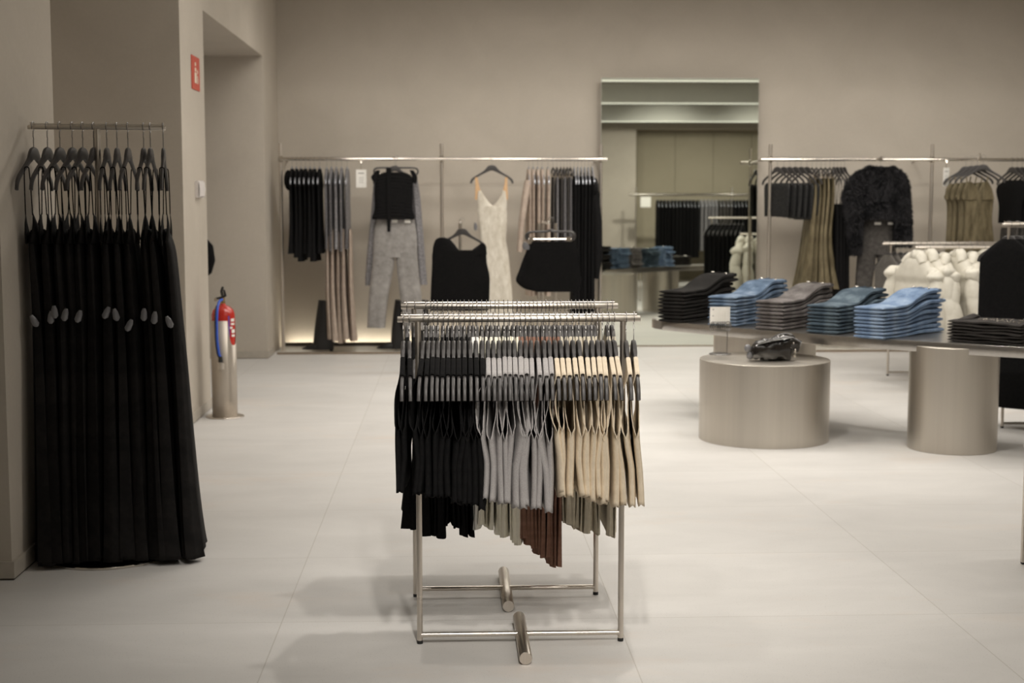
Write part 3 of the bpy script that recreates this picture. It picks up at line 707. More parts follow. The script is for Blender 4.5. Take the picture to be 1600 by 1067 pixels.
# cardigans, pinstriped trousers and black dresses on hangers
for i, p in enumerate((826, 833, 840, 847, 856)):
    q = ORD[i]
    make_hanger(f'shiny grey hanger holding the {q} beige cardigan from the left', (wx(p), RY, WHZ), rnd(-.03, .03), 'hangers with beige cardigans', HBS)
    o = garment('cardigan', 'cardigan', f'beige long-sleeved cardigan, {q} from the left right of the sequin dress', 'taupe', (wx(p), RY, WHZ - 0.005), rnd(-.03, .03),
            [(-0.02, 0.05, 0.014), (-0.08, 0.13, 0.019), (-0.16, 0.2, 0.021), (-0.35, 0.2, 0.022), (-0.62, 0.2, 0.024), (-0.95, 0.2, 0.024), (-1.25, 0.2, 0.024)], 'beige cardigans on the wall rail', n=24, seg=22, folds=3, famp=0.3, seed=80 + i)
    if i == 0:
        sm = MB().sweep([(-0.02, -0.16, -0.14), (-0.05, -0.19, -0.3), (-0.085, -0.2, -0.55), (-0.105, -0.2, -0.82)], [0.05, 0.055, 0.05, 0.04], [0.035, 0.035, 0.03, 0.028], (0, 1, 0), 16)
        obj('sleeve', sm, 'taupe', o)
for i, p in enumerate((864, 870, 876, 881, 886, 891)):
    q = ORD[i]
    clip_hanger(f'clip hanger of the {q} grey pinstriped trousers from the left', (wx(p), RY, WHZ), rnd(-.03, .03), 'clip hangers with pinstriped trousers', 0.12)
    garment('pinstriped_trousers', 'trousers', f'grey pinstriped trousers, {q} in the row between beige cardigans and black dresses', 'silver' if i % 2 else 'charcoal', (wx(p), RY, WHZ - 0.005), rnd(-.03, .03),
            [(-0.10, 0.14, 0.014), (-0.3, 0.15, 0.016), (-0.7, 0.15, 0.016), (-1.05, 0.14, 0.017)], 'pinstriped trousers on the wall rail', n=20, seg=18, folds=3, famp=0.3, seed=90 + i)
for i, p in enumerate((897, 902.5, 908, 913.5, 919, 925)):
    q = ORD[i]
    make_hanger(f'silvery hanger holding the {q} long black dress left of the mirror', (wx(p), RY, WHZ), rnd(-.03, .03), 'hangers with long black dresses', HBS)
    o = garment('evening_dress', 'dress', f'long black dress, {q} in the row beside the mirror', 'black', (wx(p), RY, WHZ - 0.04), rnd(-.03, .03),
            [(-0.05, 0.05, 0.014), (-0.10, 0.13, 0.02), (-0.17, 0.2, 0.02), (-0.35, 0.19, 0.021), (-0.8, 0.18, 0.022), (-1.45, 0.2, 0.026)], 'long black dresses beside the mirror', n=28, seg=22, folds=3, famp=0.3, seed=110 + i)
    if i == 5: obj('puff_sleeve', MB().blob((0.02, -0.13, -0.17), 0.035, 0.1, 0.09, 16, 10, lambda a, b2: 1 + 0.1 * math.sin(6 * b2)).sweep([(0.02, -0.15, -0.2), (0.05, -0.16, -0.5), (0.055, -0.16, -0.85), (0.04, -0.16, -1.05)], [0.05] * 4, [0.035, 0.04, 0.04, 0.02], (0, 1, 0), 14), 'black', o)

# boots on the plinth
def boot(X, Y, s, parent, w=1.0):
    g_ = MB(); g_.sweep([(X, Y, 0.02), (X, Y, 0.09), (X, Y, 0.2), (X + 0.01, Y, 0.38), (X + 0.02, Y, 0.50)], [0.098 * w, 0.102 * w, 0.092 * w, 0.076 * w, 0.066 * w], [0.05, 0.06, 0.062, 0.065, 0.065], (1, 0, 0), 24, lambda k, th: 0.003 * math.sin(4 * th + k))
    sh_ = obj('shaft', g_, 'leather', parent)
    f_ = MB(); f_.sweep([(X + 0.06, Y, 0.06), (X - 0.02, Y, 0.055), (X - 0.10, Y, 0.045), (X - 0.16, Y, 0.035), (X - 0.21, Y, 0.028)], [0.035, 0.04, 0.042, 0.03, 0.006], [0.04, 0.042, 0.03, 0.02, 0.006], (0, 1, 0), 16)
    obj('foot', f_, 'leather', parent)
    obj('heel', MB().sweep([(X + 0.075, Y, 0.0), (X + 0.07, Y, 0.05)], [0.014, 0.03], [0.014, 0.03], (1, 0, 0), 12), 'leather', parent)
for k, (px, py, w) in enumerate(((506, 549, 1.0), (622, 548, 0.7), (660, 548, 0.7))):
    P = onz(px, py, 0.018)
    b_ = thing('tall_boot', ['black wide-shafted tall boot standing under the taupe trousers', 'black slim tall boot standing on the plinth left of the front rack', 'black slim tall boot nearly hidden behind the front rack'][k], 'boot', P)
    boot(0, 0, 1, b_, w)

# two low stands in front of the back wall, one with a draped top, one with a skirt
def stand(X, Y, z, label, dx=0.0):
    t_ = thing('display_stand', label, 'display stand', (X, Y, 0))
    for s_ in (-dx, dx) if dx else (0,):
        obj('pole', MB().tube([(s_, 0.05, 0.01), (s_, 0.05, z)], 0.013, 16), 'steel', t_)
    obj('arm', MB().tube([(0, 0.05, z), (0, -0.10, z + 0.005), (0, -0.11, z + 0.03)], 0.010, 10), 'chrome', t_)
    obj('rail', MB().tube([(0, 0.05, z), (0, 0.7, z)], 0.011, 10), 'steel', t_)
    obj('base_bar', MB().tube([(-0.18, 0.05, 0.012), (0.18, 0.05, 0.012)], 0.012, 10), 'steel', t_)
    obj('rear_pole', MB().tube([(0, 0.68, 0.01), (0, 0.68, z)], 0.011, 12), 'steel', t_)
    return t_
SY = 12.4
P = at(719, 349, SY); stand(P.x, SY, P.z, 'low steel stand holding the draped black off-shoulder top')
make_hanger('charcoal hanger, tilted, holding the draped black off-shoulder top', (at(722, 357, SY).x, SY - 0.06, at(722, 357, SY).z), PI / 2 + 0.1, None, HB, HH, 0)
bpy.context.scene.collection.objects[-3].rotation_euler = (0.0, 0.16, PI / 2) if False else (0, 0, PI / 2)
db = facing_garment('draped_top', 'top', 'black draped off-shoulder top on a low stand behind the front rack', 'black', SY - 0.09,
    [(391, 678, 757), (393, 676, 759), (400, 675, 760), (412, 675, 761), (432, 674, 765), (455, 673, 765), (485, 672, 764)], 0.05, folds=4, famp=0.12, seed=21)
facing_garment('shoulder', '', '', 'black', SY - 0.09, [(371, 687, 695), (374, 681, 703), (380, 678, 709), (388, 676, 715), (397, 676, 724)], 0.042, parent=db, famp=0.05, seg=24)
facing_garment('shoulder', '', '', 'black', SY - 0.09, [(380, 751, 756), (384, 746, 759), (390, 738, 760), (398, 728, 761)], 0.042, parent=db, famp=0.05, seg=24)
facing_garment('top_lining', 'top', 'white top just showing behind the draped black one', 'white', SY - 0.02,
    [(392, 676, 756), (410, 675, 758), (440, 674, 760)], 0.012, seed=22, famp=0.05)
P = at(856, 349, SY - 0.5); stand(P.x, SY - 0.5, P.z, 'low steel stand holding the black mini skirts', 0.07)
SK = SY - 0.6
for k in range(3):
    clip_hanger(f'{["nearest", "middle", "rearmost"][k]} clip hanger of the black skirts on the low stand', (at(859 + 2 * k, 357, SK).x, SK + 0.05 * k, at(859, 357, SK).z), PI / 2, 'clip hangers on the skirt stand', 0.185)
    facing_garment('mini_skirt', 'skirt', f'flared black mini skirt, {["nearest", "middle", "rearmost"][k]} of three on the low stand', 'black', SK + 0.05 * k,
        [(377, 828 + 2 * k, 894 + 2 * k), (390, 823, 898 + 2 * k), (405, 817 + k, 902 + 2 * k), (422, 811 + k, 905), (437, 806 + 3 * k, 908), (446, 812 + 3 * k, 907), (452, 822 + 3 * k, 905), (456 - k, 840 + 3 * k, 902)], 0.022, folds=4, famp=0.12, seed=24 + k)
facing_garment('security_tag', 'security tag', 'grey security tag clipped to the waist of the black skirts', 'tag', SK - 0.05, [(378, 818, 822), (384, 816, 827), (390, 818, 827)], 0.012, famp=0, seg=10)

# ------------------------------------------------------------------ right part of the back wall
for i, p in enumerate((1214, 1224, 1233, 1242, 1251, 1260)):
    q = ORD[i]
    make_hanger(f'charcoal hanger holding the {q} black lace top right of the mirror', (wx(p), RY, WHZ), 0.55, 'hangers with black lace tops')
    garment('lace_top', 'top', f'short black lace top, {q} from the left right of the mirror', 'blacksheen', (wx(p), RY, WHZ - 0.03), 0.5,
            [(-0.13, 0.16, 0.012), (-0.17, 0.185, 0.024), (-0.3, 0.18, 0.026), (-0.45, 0.17, 0.026), (-wlen(336 + i * 1.6) + 0.03, 0.17, 0.022)], 'black lace tops on the wall rail', n=20, seg=22, folds=4, famp=0.3, seed=130 + i)
for i, p in enumerate((1268, 1275, 1282, 1289, 1296)):
    q = ORD[i]
    clip_hanger(f'clip hanger of the {q} gold skirt from the left', (wx(p), RY, WHZ), rnd(-.03, .03), 'clip hangers with gold skirts', 0.12)
    garment('gold_skirt', 'skirt', f'long shimmering gold skirt, {q} from the left between lace tops and black dresses', 'gold', (wx(p), RY, WHZ - 0.005), rnd(-.03, .03),
            [(-0.11, 0.14, 0.018), (-0.3, 0.16, 0.022), (-0.7, 0.18, 0.026, 0, -0.03), (-1.0, 0.2, 0.032, 0, -0.06 + 0.015 * i), (-wlen(452 + (i % 2) * 4), 0.21, 0.036, 0, -0.09 + 0.032 * i)], 'long gold skirts on the wall rail', n=28, seg=40, folds=5, famp=0.5, seed=140 + i)
for i, p in enumerate((1302, 1307.5, 1313, 1318.5)):
    q = ORD[i]
    make_hanger(f'charcoal hanger holding the {q} strappy black dress left of the fur jacket', (wx(p), RY, WHZ), 0.12, 'hangers with strappy black dresses')
    o = garment('strappy_dress', 'dress', f'long strappy black dress, {q} from the left beside the fur jacket', 'black', (wx(p), RY, WHZ - 0.005), 0.08,
            [(-0.36, 0.1, 0.012), (-0.42, 0.15, 0.018), (-0.7, 0.16, 0.02), (-1.1, 0.18, 0.025), (-wlen(470), 0.2, 0.028)], 'strappy black dresses', n=24, seg=22, folds=3, famp=0.35, seed=150 + i)
    for sy in (-1, 1): obj('shoulder_strap', MB().tube([(0, sy * 0.14, -0.095), (0, sy * 0.11, -0.38)], 0.003, 6), 'black', o)
# fur jacket and charcoal jeans
X2 = at(1375, 300, fy).x
make_hanger('charcoal hanger facing out inside the black fur jacket', (X2, fy, at(1375, 259, fy).z), PI / 2)
arm = obj('face_out_arm', MB().tube([(X2, RY, WRZ), (X2, fy - 0.03, at(1375, 259, fy).z + HR), (X2, fy - 0.03, at(1375, 259, fy).z + HR + 0.02)], 0.012, 10), 'steel'); tag(arm, 'short steel arm on the wall rail above the black fur jacket', 'clothes rail arm')
def furry(o, amp=0.012, seed=0):
    R = random.Random(seed); me = o.data; mb = MB()
    vs = [v_.co.copy() for v_ in me.vertices]; polys = [tuple(p.vertices) for p in me.polygons if len(p.vertices) == 4]
    for f_ in polys:
        a, b_, c_, d = (vs[k] for k in f_); n_ = (b_ - a).cross(d - a)
        if n_.length < 1e-9: continue
        n_.normalize(); ctr = (a + b_ + c_ + d) / 4
        if (ctr - Vector((0, 0, ctr.z))).dot(n_) < 0: pass
        for _ in range(3):
            u, w = R.random(), R.random(); p = a.lerp(b_, u).lerp(d.lerp(c_, u), w)
            dr = (n_ * R.uniform(0.5, 1) + Vector((R.uniform(-.6, .6), R.uniform(-.3, .3), R.uniform(-1.3, -0.2)))).normalized() * R.uniform(0.6, 1.4) * amp
            s_ = Vector((R.uniform(-1, 1), 0, R.uniform(-1, 1))).normalized() * amp * 0.28
            k = len(mb.v); mb.v += [tuple(p - s_), tuple(p + s_), tuple(p + dr)]; mb.f.append((k, k + 1, k + 2))
    f2 = obj('fur_pile', mb, 'fur', o, False); return f2
fj = facing_garment('fur_jacket', 'jacket', 'cropped black fur jacket with long sleeves facing out on the back wall', 'fur', fy - 0.02,
    [(261, 1360, 1394), (264, 1352, 1399), (272, 1341, 1406), (285, 1338, 1408), (305, 1340, 1404), (325, 1343, 1398), (342, 1344, 1397)], 0.07, folds=3, famp=0.12, seed=31, n=60, seg=48)
furry(fj, 0.03, 1)
s1 = facing_garment('sleeve', '', '', 'fur', fy - 0.03, [(268, 1343, 1362), (276, 1332, 1358), (288, 1323, 1352), (310, 1318, 1345), (345, 1322, 1346), (375, 1326, 1345), (397, 1330, 1342)], 0.06, parent=fj, folds=3, famp=0.12, seed=32, n=60)
s2 = facing_garment('sleeve', '', '', 'fur', fy - 0.03, [(266, 1392, 1403), (274, 1394, 1412), (287, 1398, 1418), (310, 1397, 1421), (345, 1398, 1423), (372, 1399, 1423), (384, 1401, 1421)], 0.06, parent=fj, folds=3, famp=0.12, seed=33, n=60)
for s_ in (s1, s2):
    f2 = furry(s_, 0.03, 2); f2.parent = fj; f2.location = s_.location
facing_garment('lapel', '', '', 'fur', fy - 0.075, [(266, 1360, 1370), (290, 1354, 1368), (315, 1360, 1376)], 0.02, parent=fj, famp=0.1, seed=34)
facing_garment('lapel', '', '', 'fur', fy - 0.075, [(266, 1384, 1393), (290, 1384, 1397), (315, 1374, 1390)], 0.02, parent=fj, famp=0.1, seed=35)
cj = facing_garment('charcoal_jeans', 'jeans', 'charcoal wide-leg jeans facing out below the black fur jacket', 'charcoal', fy + 0.04,
    [(343, 1347, 1395), (352, 1345, 1396), (375, 1342, 1398), (398, 1340, 1400)], 0.045, folds=3, famp=0.1, seed=36)
facing_garment('trouser_leg', '', '', 'charcoal', fy + 0.04, [(393, 1340, 1370), (420, 1338, 1366), (450, 1336, 1362), (500, 1334, 1358)], 0.05, parent=cj, folds=3, seed=37)
facing_garment('trouser_leg', '', '', 'charcoal', fy + 0.04, [(393, 1368, 1400), (420, 1373, 1404), (450, 1378, 1408), (500, 1382, 1412)], 0.05, parent=cj, folds=3, seed=38)
for a, b_ in ((1366, 1376), (1387, 1396)):
    pa, pb = at(a, 347, fy), at(b_, 351, fy)
    o = obj('label_patch', MB().box(0, pb.x - pa.x, -0.003, 0, 0, pa.z - pb.z), 'card', cj, False); o.location = Vector((pa.x, fy + 0.04 - 0.05, pb.z)) - cj.location
# fan of gold dresses
X3 = 1528
for k in range(4):
    dx = -9 * k + 4; Yk = RY - 0.28 + 0.06 * k; q = ['nearest', 'second nearest', 'third', 'rearmost'][k]
    make_hanger(f'{q} charcoal hanger of the fan of gold dresses', (at(X3 + dx + 3, 300, Yk).x, Yk, at(X3, 257 + k, Yk).z), PI / 2 - 0.25, 'hangers with sleeveless gold dresses')
    o = facing_garment('gold_dress', 'dress', f'sleeveless gold lame dress, {q} of the four facing out at the right', 'gold', Yk,
        [(303, 1500 + dx, 1547 + dx), (308, 1498 + dx, 1549 + dx), (318, 1502 + dx, 1548 + dx), (345, 1502 + dx, 1546 + dx), (380, 1500 + dx, 1549 + dx), (430, 1499 + dx, 1552 + dx)], 0.022, folds=5, famp=0.4, seed=160 + k)
    for a0, a1, b0_, b1_, c0, c1 in ((1506, 1514, 1501, 1524, 1499, 1528), (1531, 1540, 1526, 1546, 1519, 1549)):
        facing_garment('bodice_cup', '', '', 'gold', Yk - 0.01, [(284 + k, a0 + dx, a1 + dx), (296, b0_ + dx, b1_ + dx), (312, c0 + dx, c1 + dx)], 0.02, parent=o, famp=0.2, seg=20)
    for a in (1506, 1540):
        pa = at(a + dx, 276, Yk); pb = at(a + dx + (2 if a < 1520 else -4), 292, Yk)
        so = obj('shoulder_strap', MB().tube([Vector((0, 0, 0)), pb - pa], 0.006, 6), 'gold', o); so.location = pa - o.location
arm = obj('face_out_arm', MB().tube([(at(1528, 300, RY).x, RY, WRZ), (at(1528, 300, RY - 0.3).x, RY - 0.32, WRZ + 0.02), (at(1528, 300, RY - 0.3).x, RY - 0.32, WRZ + 0.05)], 0.012, 10), 'steel'); tag(arm, 'sloping steel arm on the wall rail above the gold dresses', 'clothes rail arm')
for i, p in enumerate((1580, 1588, 1596, 1604, 1612)):
    q = ORD[i]
    make_hanger(f'charcoal hanger holding the {q} black top at the far right of the wall rail', (wx(p), RY, WHZ), 0.35, 'hangers with black tops at the far right')
    garment('blouse', 'top', f'short-sleeved black top, {q} from the gold dresses on the wall rail', 'black', (wx(p), RY, WHZ - 0.03), 0.3,
            [(-0.10, 0.09, 0.014), (-0.15, 0.2, 0.024), (-0.22, 0.22, 0.026), (-0.35, 0.17, 0.026), (-wlen(345), 0.17, 0.024)], 'black tops at the far right', n=20, seg=22, folds=4, famp=0.3, seed=170 + i)
    garment('black_trousers', 'trousers', f'black trousers hanging below the {q} black top at the far right', 'charcoal', (wx(p), RY + 0.01, WHZ - 0.03), 0.3,
            [(-0.57, 0.13, 0.014), (-0.7, 0.14, 0.018), (-1.3, 0.15, 0.02)], 'black trousers at the far right', n=12, seg=16, folds=3, famp=0.3, seed=180 + i)

# ------------------------------------------------------------------ racks behind the table
GY = 11.95; PFY = 11.05; KY = 9.15
ga, gb = at(1379, 381, GY), at(1568, 381, GY)
rack('low steel rack of grey sweatshirts behind the white puffer jackets', ga.x, gb.x + 0.3, GY, ga.z, (at(1389, 500, GY).x, gb.x + 0.2), weight=False)
for i in range(16):
    X = ga.x + 0.05 + i * 0.054; H_ = (X, GY, ga.z - HR + 0.003)
    make_hanger('charcoal hanger in the dense row above the white puffer jackets' if i else 'charcoal hanger at the left end of the grey sweatshirt rack', H_, 0.35 if i < 3 else 0.2, 'hangers on the grey sweatshirt rack')
    garment('sweatshirt', 'sweatshirt', 'dark grey sweatshirt at the left end of its rack, beside the white puffers' if i == 0 else 'dark grey sweatshirt hanging behind the white puffer jackets', 'greyjersey', (X, GY, ga.z - HR), 0.3 if i < 3 else 0.15,
            shirt_rows(0.62, 0.02), None if i == 0 else 'grey sweatshirts behind the puffers', n=18, seg=18, folds=3, famp=0.25, seed=190 + i)
pa_, pb_ = at(1430, 387, PFY), at(1600, 387, PFY)
rack('low steel rack carrying the white puffer jackets', pa_.x, pb_.x + 0.5, PFY, pa_.z, (pa_.x + 0.12, pb_.x + 0.4), weight=False)
def puffy_tube(path, r, n=20, rings=5, puff=0.18, fl=0.8, seed=0):
    pts = smoothlist([tuple(p) + (q,) for p, q in zip(path, r)], 10); N = len(pts); R = random.Random(seed); p1 = R.uniform(0, 6)
    rad = []
    for k, p in enumerate(pts):
        u = k / (N - 1); end = math.sqrt(max(0.05, math.sin(PI * min(max(u, 0.02), 0.98)) ** 0.35)) if (k == 0 or k == N - 1) else 1
        rad.append(p[3] * (1 - puff + puff * abs(math.sin(PI * rings * u)) ** 0.5) * (0.5 if k in (0, N - 1) else 1))
    return MB().sweep([p[:3] for p in pts], rad, [q * fl for q in rad], (0, 1, 0), n, lambda k, th: 0.05 * rad[k] * math.sin(5 * th + p1 + k * 0.4))
for i, p in enumerate((1432, 1452, 1474, 1497, 1518, 1538)):
    q = ORD[i]; X = at(p, 400, PFY).x; Z = pa_.z - HR + 0.003
    make_hanger(f'charcoal hanger inside the {q} white puffer jacket from the left', (X, PFY, Z), 0.25 if i == 0 else 0.05, 'hangers with white puffer jackets')
    t_ = thing('puffer_jacket', f'ivory puffer jacket with stand-up collar, {q} from the left on its rack', 'jacket', (X, PFY, Z + (0, 0.012, -0.02, 0.01, -0.012, 0.005)[i]), (0.35, 0.22, -0.06, 0.14, -0.1, 0.12)[i], 'ivory puffer jackets')
    bt = 0.058
    obj('body', drape([(-0.015, 0.10, 0.045), (-0.06, 0.17, bt), (-0.15, 0.24, bt * 1.1), (-0.2, 0.25, bt * 0.85), (-0.28, 0.26, bt * 1.1), (-0.36, 0.26, bt * 0.85), (-0.45, 0.27, bt * 1.1), (-0.52, 0.26, bt * 0.85), (-0.6, 0.27, bt * 1.1), (-0.70, 0.24, bt * 0.7)], n=60, seg=30, folds=4, famp=0.08, seed=200 + i), 'puffer', t_)
    obj('collar', puffy_tube([(-0.03, -0.12, -0.06), (0.0, -0.05, 0.0), (0.005, 0.05, 0.0), (-0.03, 0.12, -0.06)], [0.035, 0.05, 0.05, 0.035], 16, 3, 0.2, 0.9, i), 'puffer', t_)
    for s_ in (-1, 1):
        y0 = s_ * 0.22
        obj('sleeve', puffy_tube([(0.0, y0 * 0.8, -0.10), (-0.005, y0 * 1.15, -0.19), (-0.01 - 0.02 * (i == 0), y0 * 1.3, -0.33), (-0.02 * (i == 0) + rnd(-.02, .02), y0 * 1.35, -0.47), (rnd(-.03, .03), y0 * 1.3, -0.66)], [0.045, 0.062 + rnd(-.008, .008), 0.075, 0.082 + rnd(-.01, .008), 0.06], 20, 2, 0.16, 0.95, 20 + i), 'puffer', t_)
        obj('shoulder_knot', MB().blob((rnd(-.012, .012), s_ * 0.262, -0.135 + rnd(-.02, .02)), 0.066 + rnd(-.006, .012), 0.06, 0.050 + rnd(-.006, .008), 24, 16, lambda a, b2: 1 + 0.10 * math.sin(3 * b2 + 2 * i) + 0.05 * math.sin(5 * a + i)), 'puffer', t_)
    if i == 1: obj('drawcord', MB().sweep([(0, -0.2, -0.62), (0.02, -0.2, -0.76), (0.03, -0.2, -0.80)], [0.05, 0.03, 0.008], [0.03, 0.02, 0.008], (0, 1, 0), 10), 'cream', t_)
ka = at(1566, 351, KY)
rack('taller steel rack of long black coats at the right edge', ka.x, ka.x + 1.2, KY, ka.z, (at(1568, 600, KY).x, ka.x + 1.1), weight=False)
for i in range(9):
    X = ka.x + 0.045 + i * 0.055; q = ORD[i]
    make_hanger(f'charcoal hanger holding the {q} long black coat from the left', (X, KY, ka.z - HR + 0.003), 0.75 - 0.04 * i, 'hangers with long black coats')
    o = garment('long_coat', 'coat', f'long black knitted coat, {q} from the left on the right-hand rack', 'black', (X, KY, ka.z - HR), 0.7 - 0.04 * i,
            [(-0.02, 0.05, 0.016), (-0.07, 0.12, 0.024), (-0.14, 0.19, 0.027), (-0.3, 0.2, 0.027), (-0.8, 0.2, 0.028), (-(ka.z - HR - 0.14 - 0.03 * (i > 1)), 0.21, 0.03)], 'long black coats on the right-hand rack', n=26, seg=22, folds=3, famp=0.25, seed=210 + i)
    if i < 6: obj('sleeve', sleeve_mb(-1, 0.62, 0.05, 0.028, 0.02, -0.10, 0.175, seed=i), 'black', o)

# rack just entering the frame at the right edge
P = onz(1597, 881, 0)
lb_ = thing('low_bench', 'low steel bench frame whose leg stands at the right edge of the photo', 'bench', (P.x + 0.006, P.y, 0))
obj('seat_slab', MB().box(-0.012, 0.75, -0.40, 0.012, 0.485, 0.50), 'steel', lb_, False)
for lx, ly in ((0, 0), (0.738, 0), (0, -0.388), (0.738, -0.388)):
    lg_ = obj('leg', MB().box(lx - 0.0098, lx + 0.0098, ly - 0.0098, ly + 0.0098, 0.008, 0.485), 'steel', lb_, False)
    obj('foot', MB().box(lx - 0.009, lx + 0.009, ly - 0.009, ly + 0.009, 0, 0.008), 'rubber', lg_, False)

# ------------------------------------------------------------------ display drums, table
dr = obj('low_drum', MB().cyl((0, 0), 0.405, 0, 0.505, 128, 0.0012), 'drum', None, True, (1.965, 8.81, 0))
tag(dr, 'low wide brushed-steel drum plinth carrying a black bag', 'display plinth')
tb = thing('display_table', 'long brushed-steel table with rounded ends, stacked with folded jeans', 'table', (2.9, 8.9, 0))
poly = [(1.47, 9.80), (1.90, 9.225), (2.25, 8.83), (2.50, 8.575), (2.74, 8.375), (3.0, 8.165), (3.27, 7.96), (3.55, 7.78), (3.85, 7.66), (4.15, 7.66), (4.38, 7.82), (4.42, 8.10), (4.25, 8.33), (3.9, 8.52), (3.45, 8.80), (3.0, 9.2), (2.6, 9.7), (2.25, 10.12), (1.98, 10.32), (1.70, 10.35), (1.49, 10.2), (1.42, 10.0)]
ps = smoothlist([(x - 2.9, y - 8.9) for x, y in poly + [poly[0]]], 4)[:-1]
obj('table_top', MB().prism(ps, 0.597, 0.66, 0.002), 'slabtop', tb)
obj('drum_leg', MB().cyl((3.03 - 2.9, 8.41 - 8.9), 0.262, 0, 0.632, 128, 0.003), 'drum', tb)
obj('drum_leg', MB().cyl((2.165 - 2.9, 9.72 - 8.9), 0.35, 0, 0.597, 128, 0.003), 'drum', tb)

# folded jeans
def jean_mesh(Ln, W, t, lift, seed, dl=0.0):
    """one pair folded in half: a hairpin ribbon, fold at u=0 (front), waist at u=Ln, raised by lift"""
    R = random.Random(seed); p1, p2 = R.uniform(0, 6.28), R.uniform(0, 6.28); mb = MB(); r = t / 2
    def ss(u):
        s_ = min(1, max(0, (u - 0.36) / 0.42)); return s_ * s_ * (3 - 2 * s_)
    def zl(u): return lift * ss(u) + 0.5 * dl * ss(u)
    us = [0.0, 0.004, 0.012, 0.025, 0.05] + [0.05 + 0.95 * k / 22 for k in range(1, 23)]
    hh = [0.2, 0.55, 0.82, 0.96, 1.0] + [1.0] * 22; hh[-1] = 0.7
    path = [(u * Ln - r * 0.2 * 0, 0, r + zl(u)) for u in us]
    ww = [W / 2 * (1 + 0.015 * math.sin(7 * u + p1)) for u in us]; seg = 40
    def fold(k, th):
        u = us[k]; e = abs(math.cos(th)) ** 1.5
        # layered cloth edges on the long sides, wavier towards the waist
        return r * (0.10 + 0.42 * min(1, u * 2)) * e * math.sin((11 * u if math.cos(th) > 0 else 9 * u) + p1) + r * 0.15 * math.sin(23 * u + p2) * e
    o = len(mb.v)
    for k, u in enumerate(us):
        for jn_ in range(seg):
            th = 2 * PI * jn_ / seg; ct, st = math.cos(th), math.sin(th)
            y = math.copysign(abs(ct) ** 0.35, ct) * ww[k]; z = math.copysign(abs(st) ** 0.75, st) * (r * 1.02 + 0.5 * dl * ss(u)) * hh[k]
            # notch between the folded layers along the side
            nt_ = math.exp(-((z / r - 0.1) / 0.2) ** 2) * min(1, u * 5) * (abs(ct) > 0.5)
            y -= math.copysign(0.006 * nt_, ct)
            mb.v.append((u * Ln, y, r + zl(u) + z + fold(k, th) * 0.8))
    for k in range(len(us) - 1):
        for q in range(seg):
            q2 = (q + 1) % seg; mb.f.append((o + k * seg + q, o + k * seg + q2, o + (k + 1) * seg + q2, o + (k + 1) * seg + q))
    mb.f.append(tuple(o + q for q in reversed(range(seg)))); mb.f.append(tuple(o + (len(us) - 1) * seg + q for q in range(seg)))
    return mb
def jeans_stack(Lp, Cp, Rp, n, mat, colour, t, topz=0.66, lift0=0.003, dlift=0.007, seed=0, cat='jeans', Ln=None, place=''):
    Lq, Cq, Rq = (onz(*p, topz) for p in (Lp, Cp, Rp))
    ax = (Rq - Cq); ln = Ln or ax.length; ax.normalize(); perp = Vector((-ax.y, ax.x, 0))
    W = abs((Lq - Cq).dot(perp)) or 0.2; W = max(W, 0.2)
    ang = math.atan2(ax.y, ax.x); org = Cq + perp * W / 2
    for i in range(n):
        q = 'top' if i == n - 1 else 'bottom' if i == 0 else ORD[i] + ' from bottom'
        z = topz + 0.0003 + i * t
        lift = dlift * i
        o = obj('folded_jeans', jean_mesh(ln + rnd(-0.03, 0.03), W, t * 0.97, lift, seed * 50 + i, dlift), mat)
        o.location = (org.x + rnd(-0.004, 0.004), org.y + rnd(-0.004, 0.004), z); o.rotation_euler = (0, 0, ang + rnd(-0.02, 0.02))
        tag(o, f'{colour} folded jeans, {q}, {place}', 'jeans', f'stack of {colour} jeans')
        s0 = dlift if i else lift0
        wb = MB(); zc = lift + dlift * 0.6 + t * 0.62
        wb.sweep([(ln * 0.955, -W * 0.49, zc), (ln * 0.965, 0, zc + 0.002), (ln * 0.955, W * 0.49, zc)], t * 0.45, 0.020, (0, 0, 1), 14, None, True, 0.6)
        for yy in (-0.34, -0.02, 0.3): wb.box(ln * 0.93, ln * 0.985, W * yy - 0.005, W * yy + 0.005, zc + t * 0.35, zc + t * 0.35 + 0.005)
        wo = obj('waistband', wb, mat, o)
        if i >= n - 3:
            bt_ = MB(); bt_.blob((ln * 0.93, W * 0.36, lift + dlift + t * 1.15), 0.013, 0.013, 0.006, 12, 8)
            obj('button', bt_, 'chrome', wo)
            obj('rivet', MB().blob((ln * 0.86, -W * 0.3, lift + dlift + t * 1.04), 0.008, 0.008, 0.005, 10, 6), 'chrome', o)
        if i == n - 1:
            obj('drawstring', MB().tube(smoothlist([(ln * 0.95, W * 0.1, lift + dlift + t * 1.25), (ln * 0.88, W * 0.14, lift + dlift + t * 1.15), (ln * 0.86, W * 0.02, lift + dlift + t * 1.1), (ln * 0.9, -W * 0.08, lift + dlift + t * 1.1)], 4), 0.0028, 6), mat, o)
jeans_stack((1037.5, 503), (1069, 505), (1150, 491), 9, 'd_black', 'black', 0.0245, seed=1, dlift=0.0095, place='stack at left end of table')
jeans_stack((1119, 506.5), (1149.5, 511), (1228, 497), 9, 'd_mid', 'mid-blue', 0.0225, seed=2, dlift=0.0085, place='stack behind the bracelet stand')
jeans_stack((1185.4, 514.5), (1223, 517), (1303, 505), 8, 'd_grey', 'washed grey', 0.0240, seed=3, dlift=0.0105, place='middle stack on the table')
jeans_stack((1264, 519), (1310, 523), (1388, 511), 8, 'd_dark', 'dark blue', 0.0230, seed=4, dlift=0.0095, place='stack right of washed grey ones')
jeans_stack((1337, 527), (1380, 531), (1472, 518), 9, 'd_light', 'light blue', 0.0218, seed=5, dlift=0.009, place='stack before the white puffer jackets')
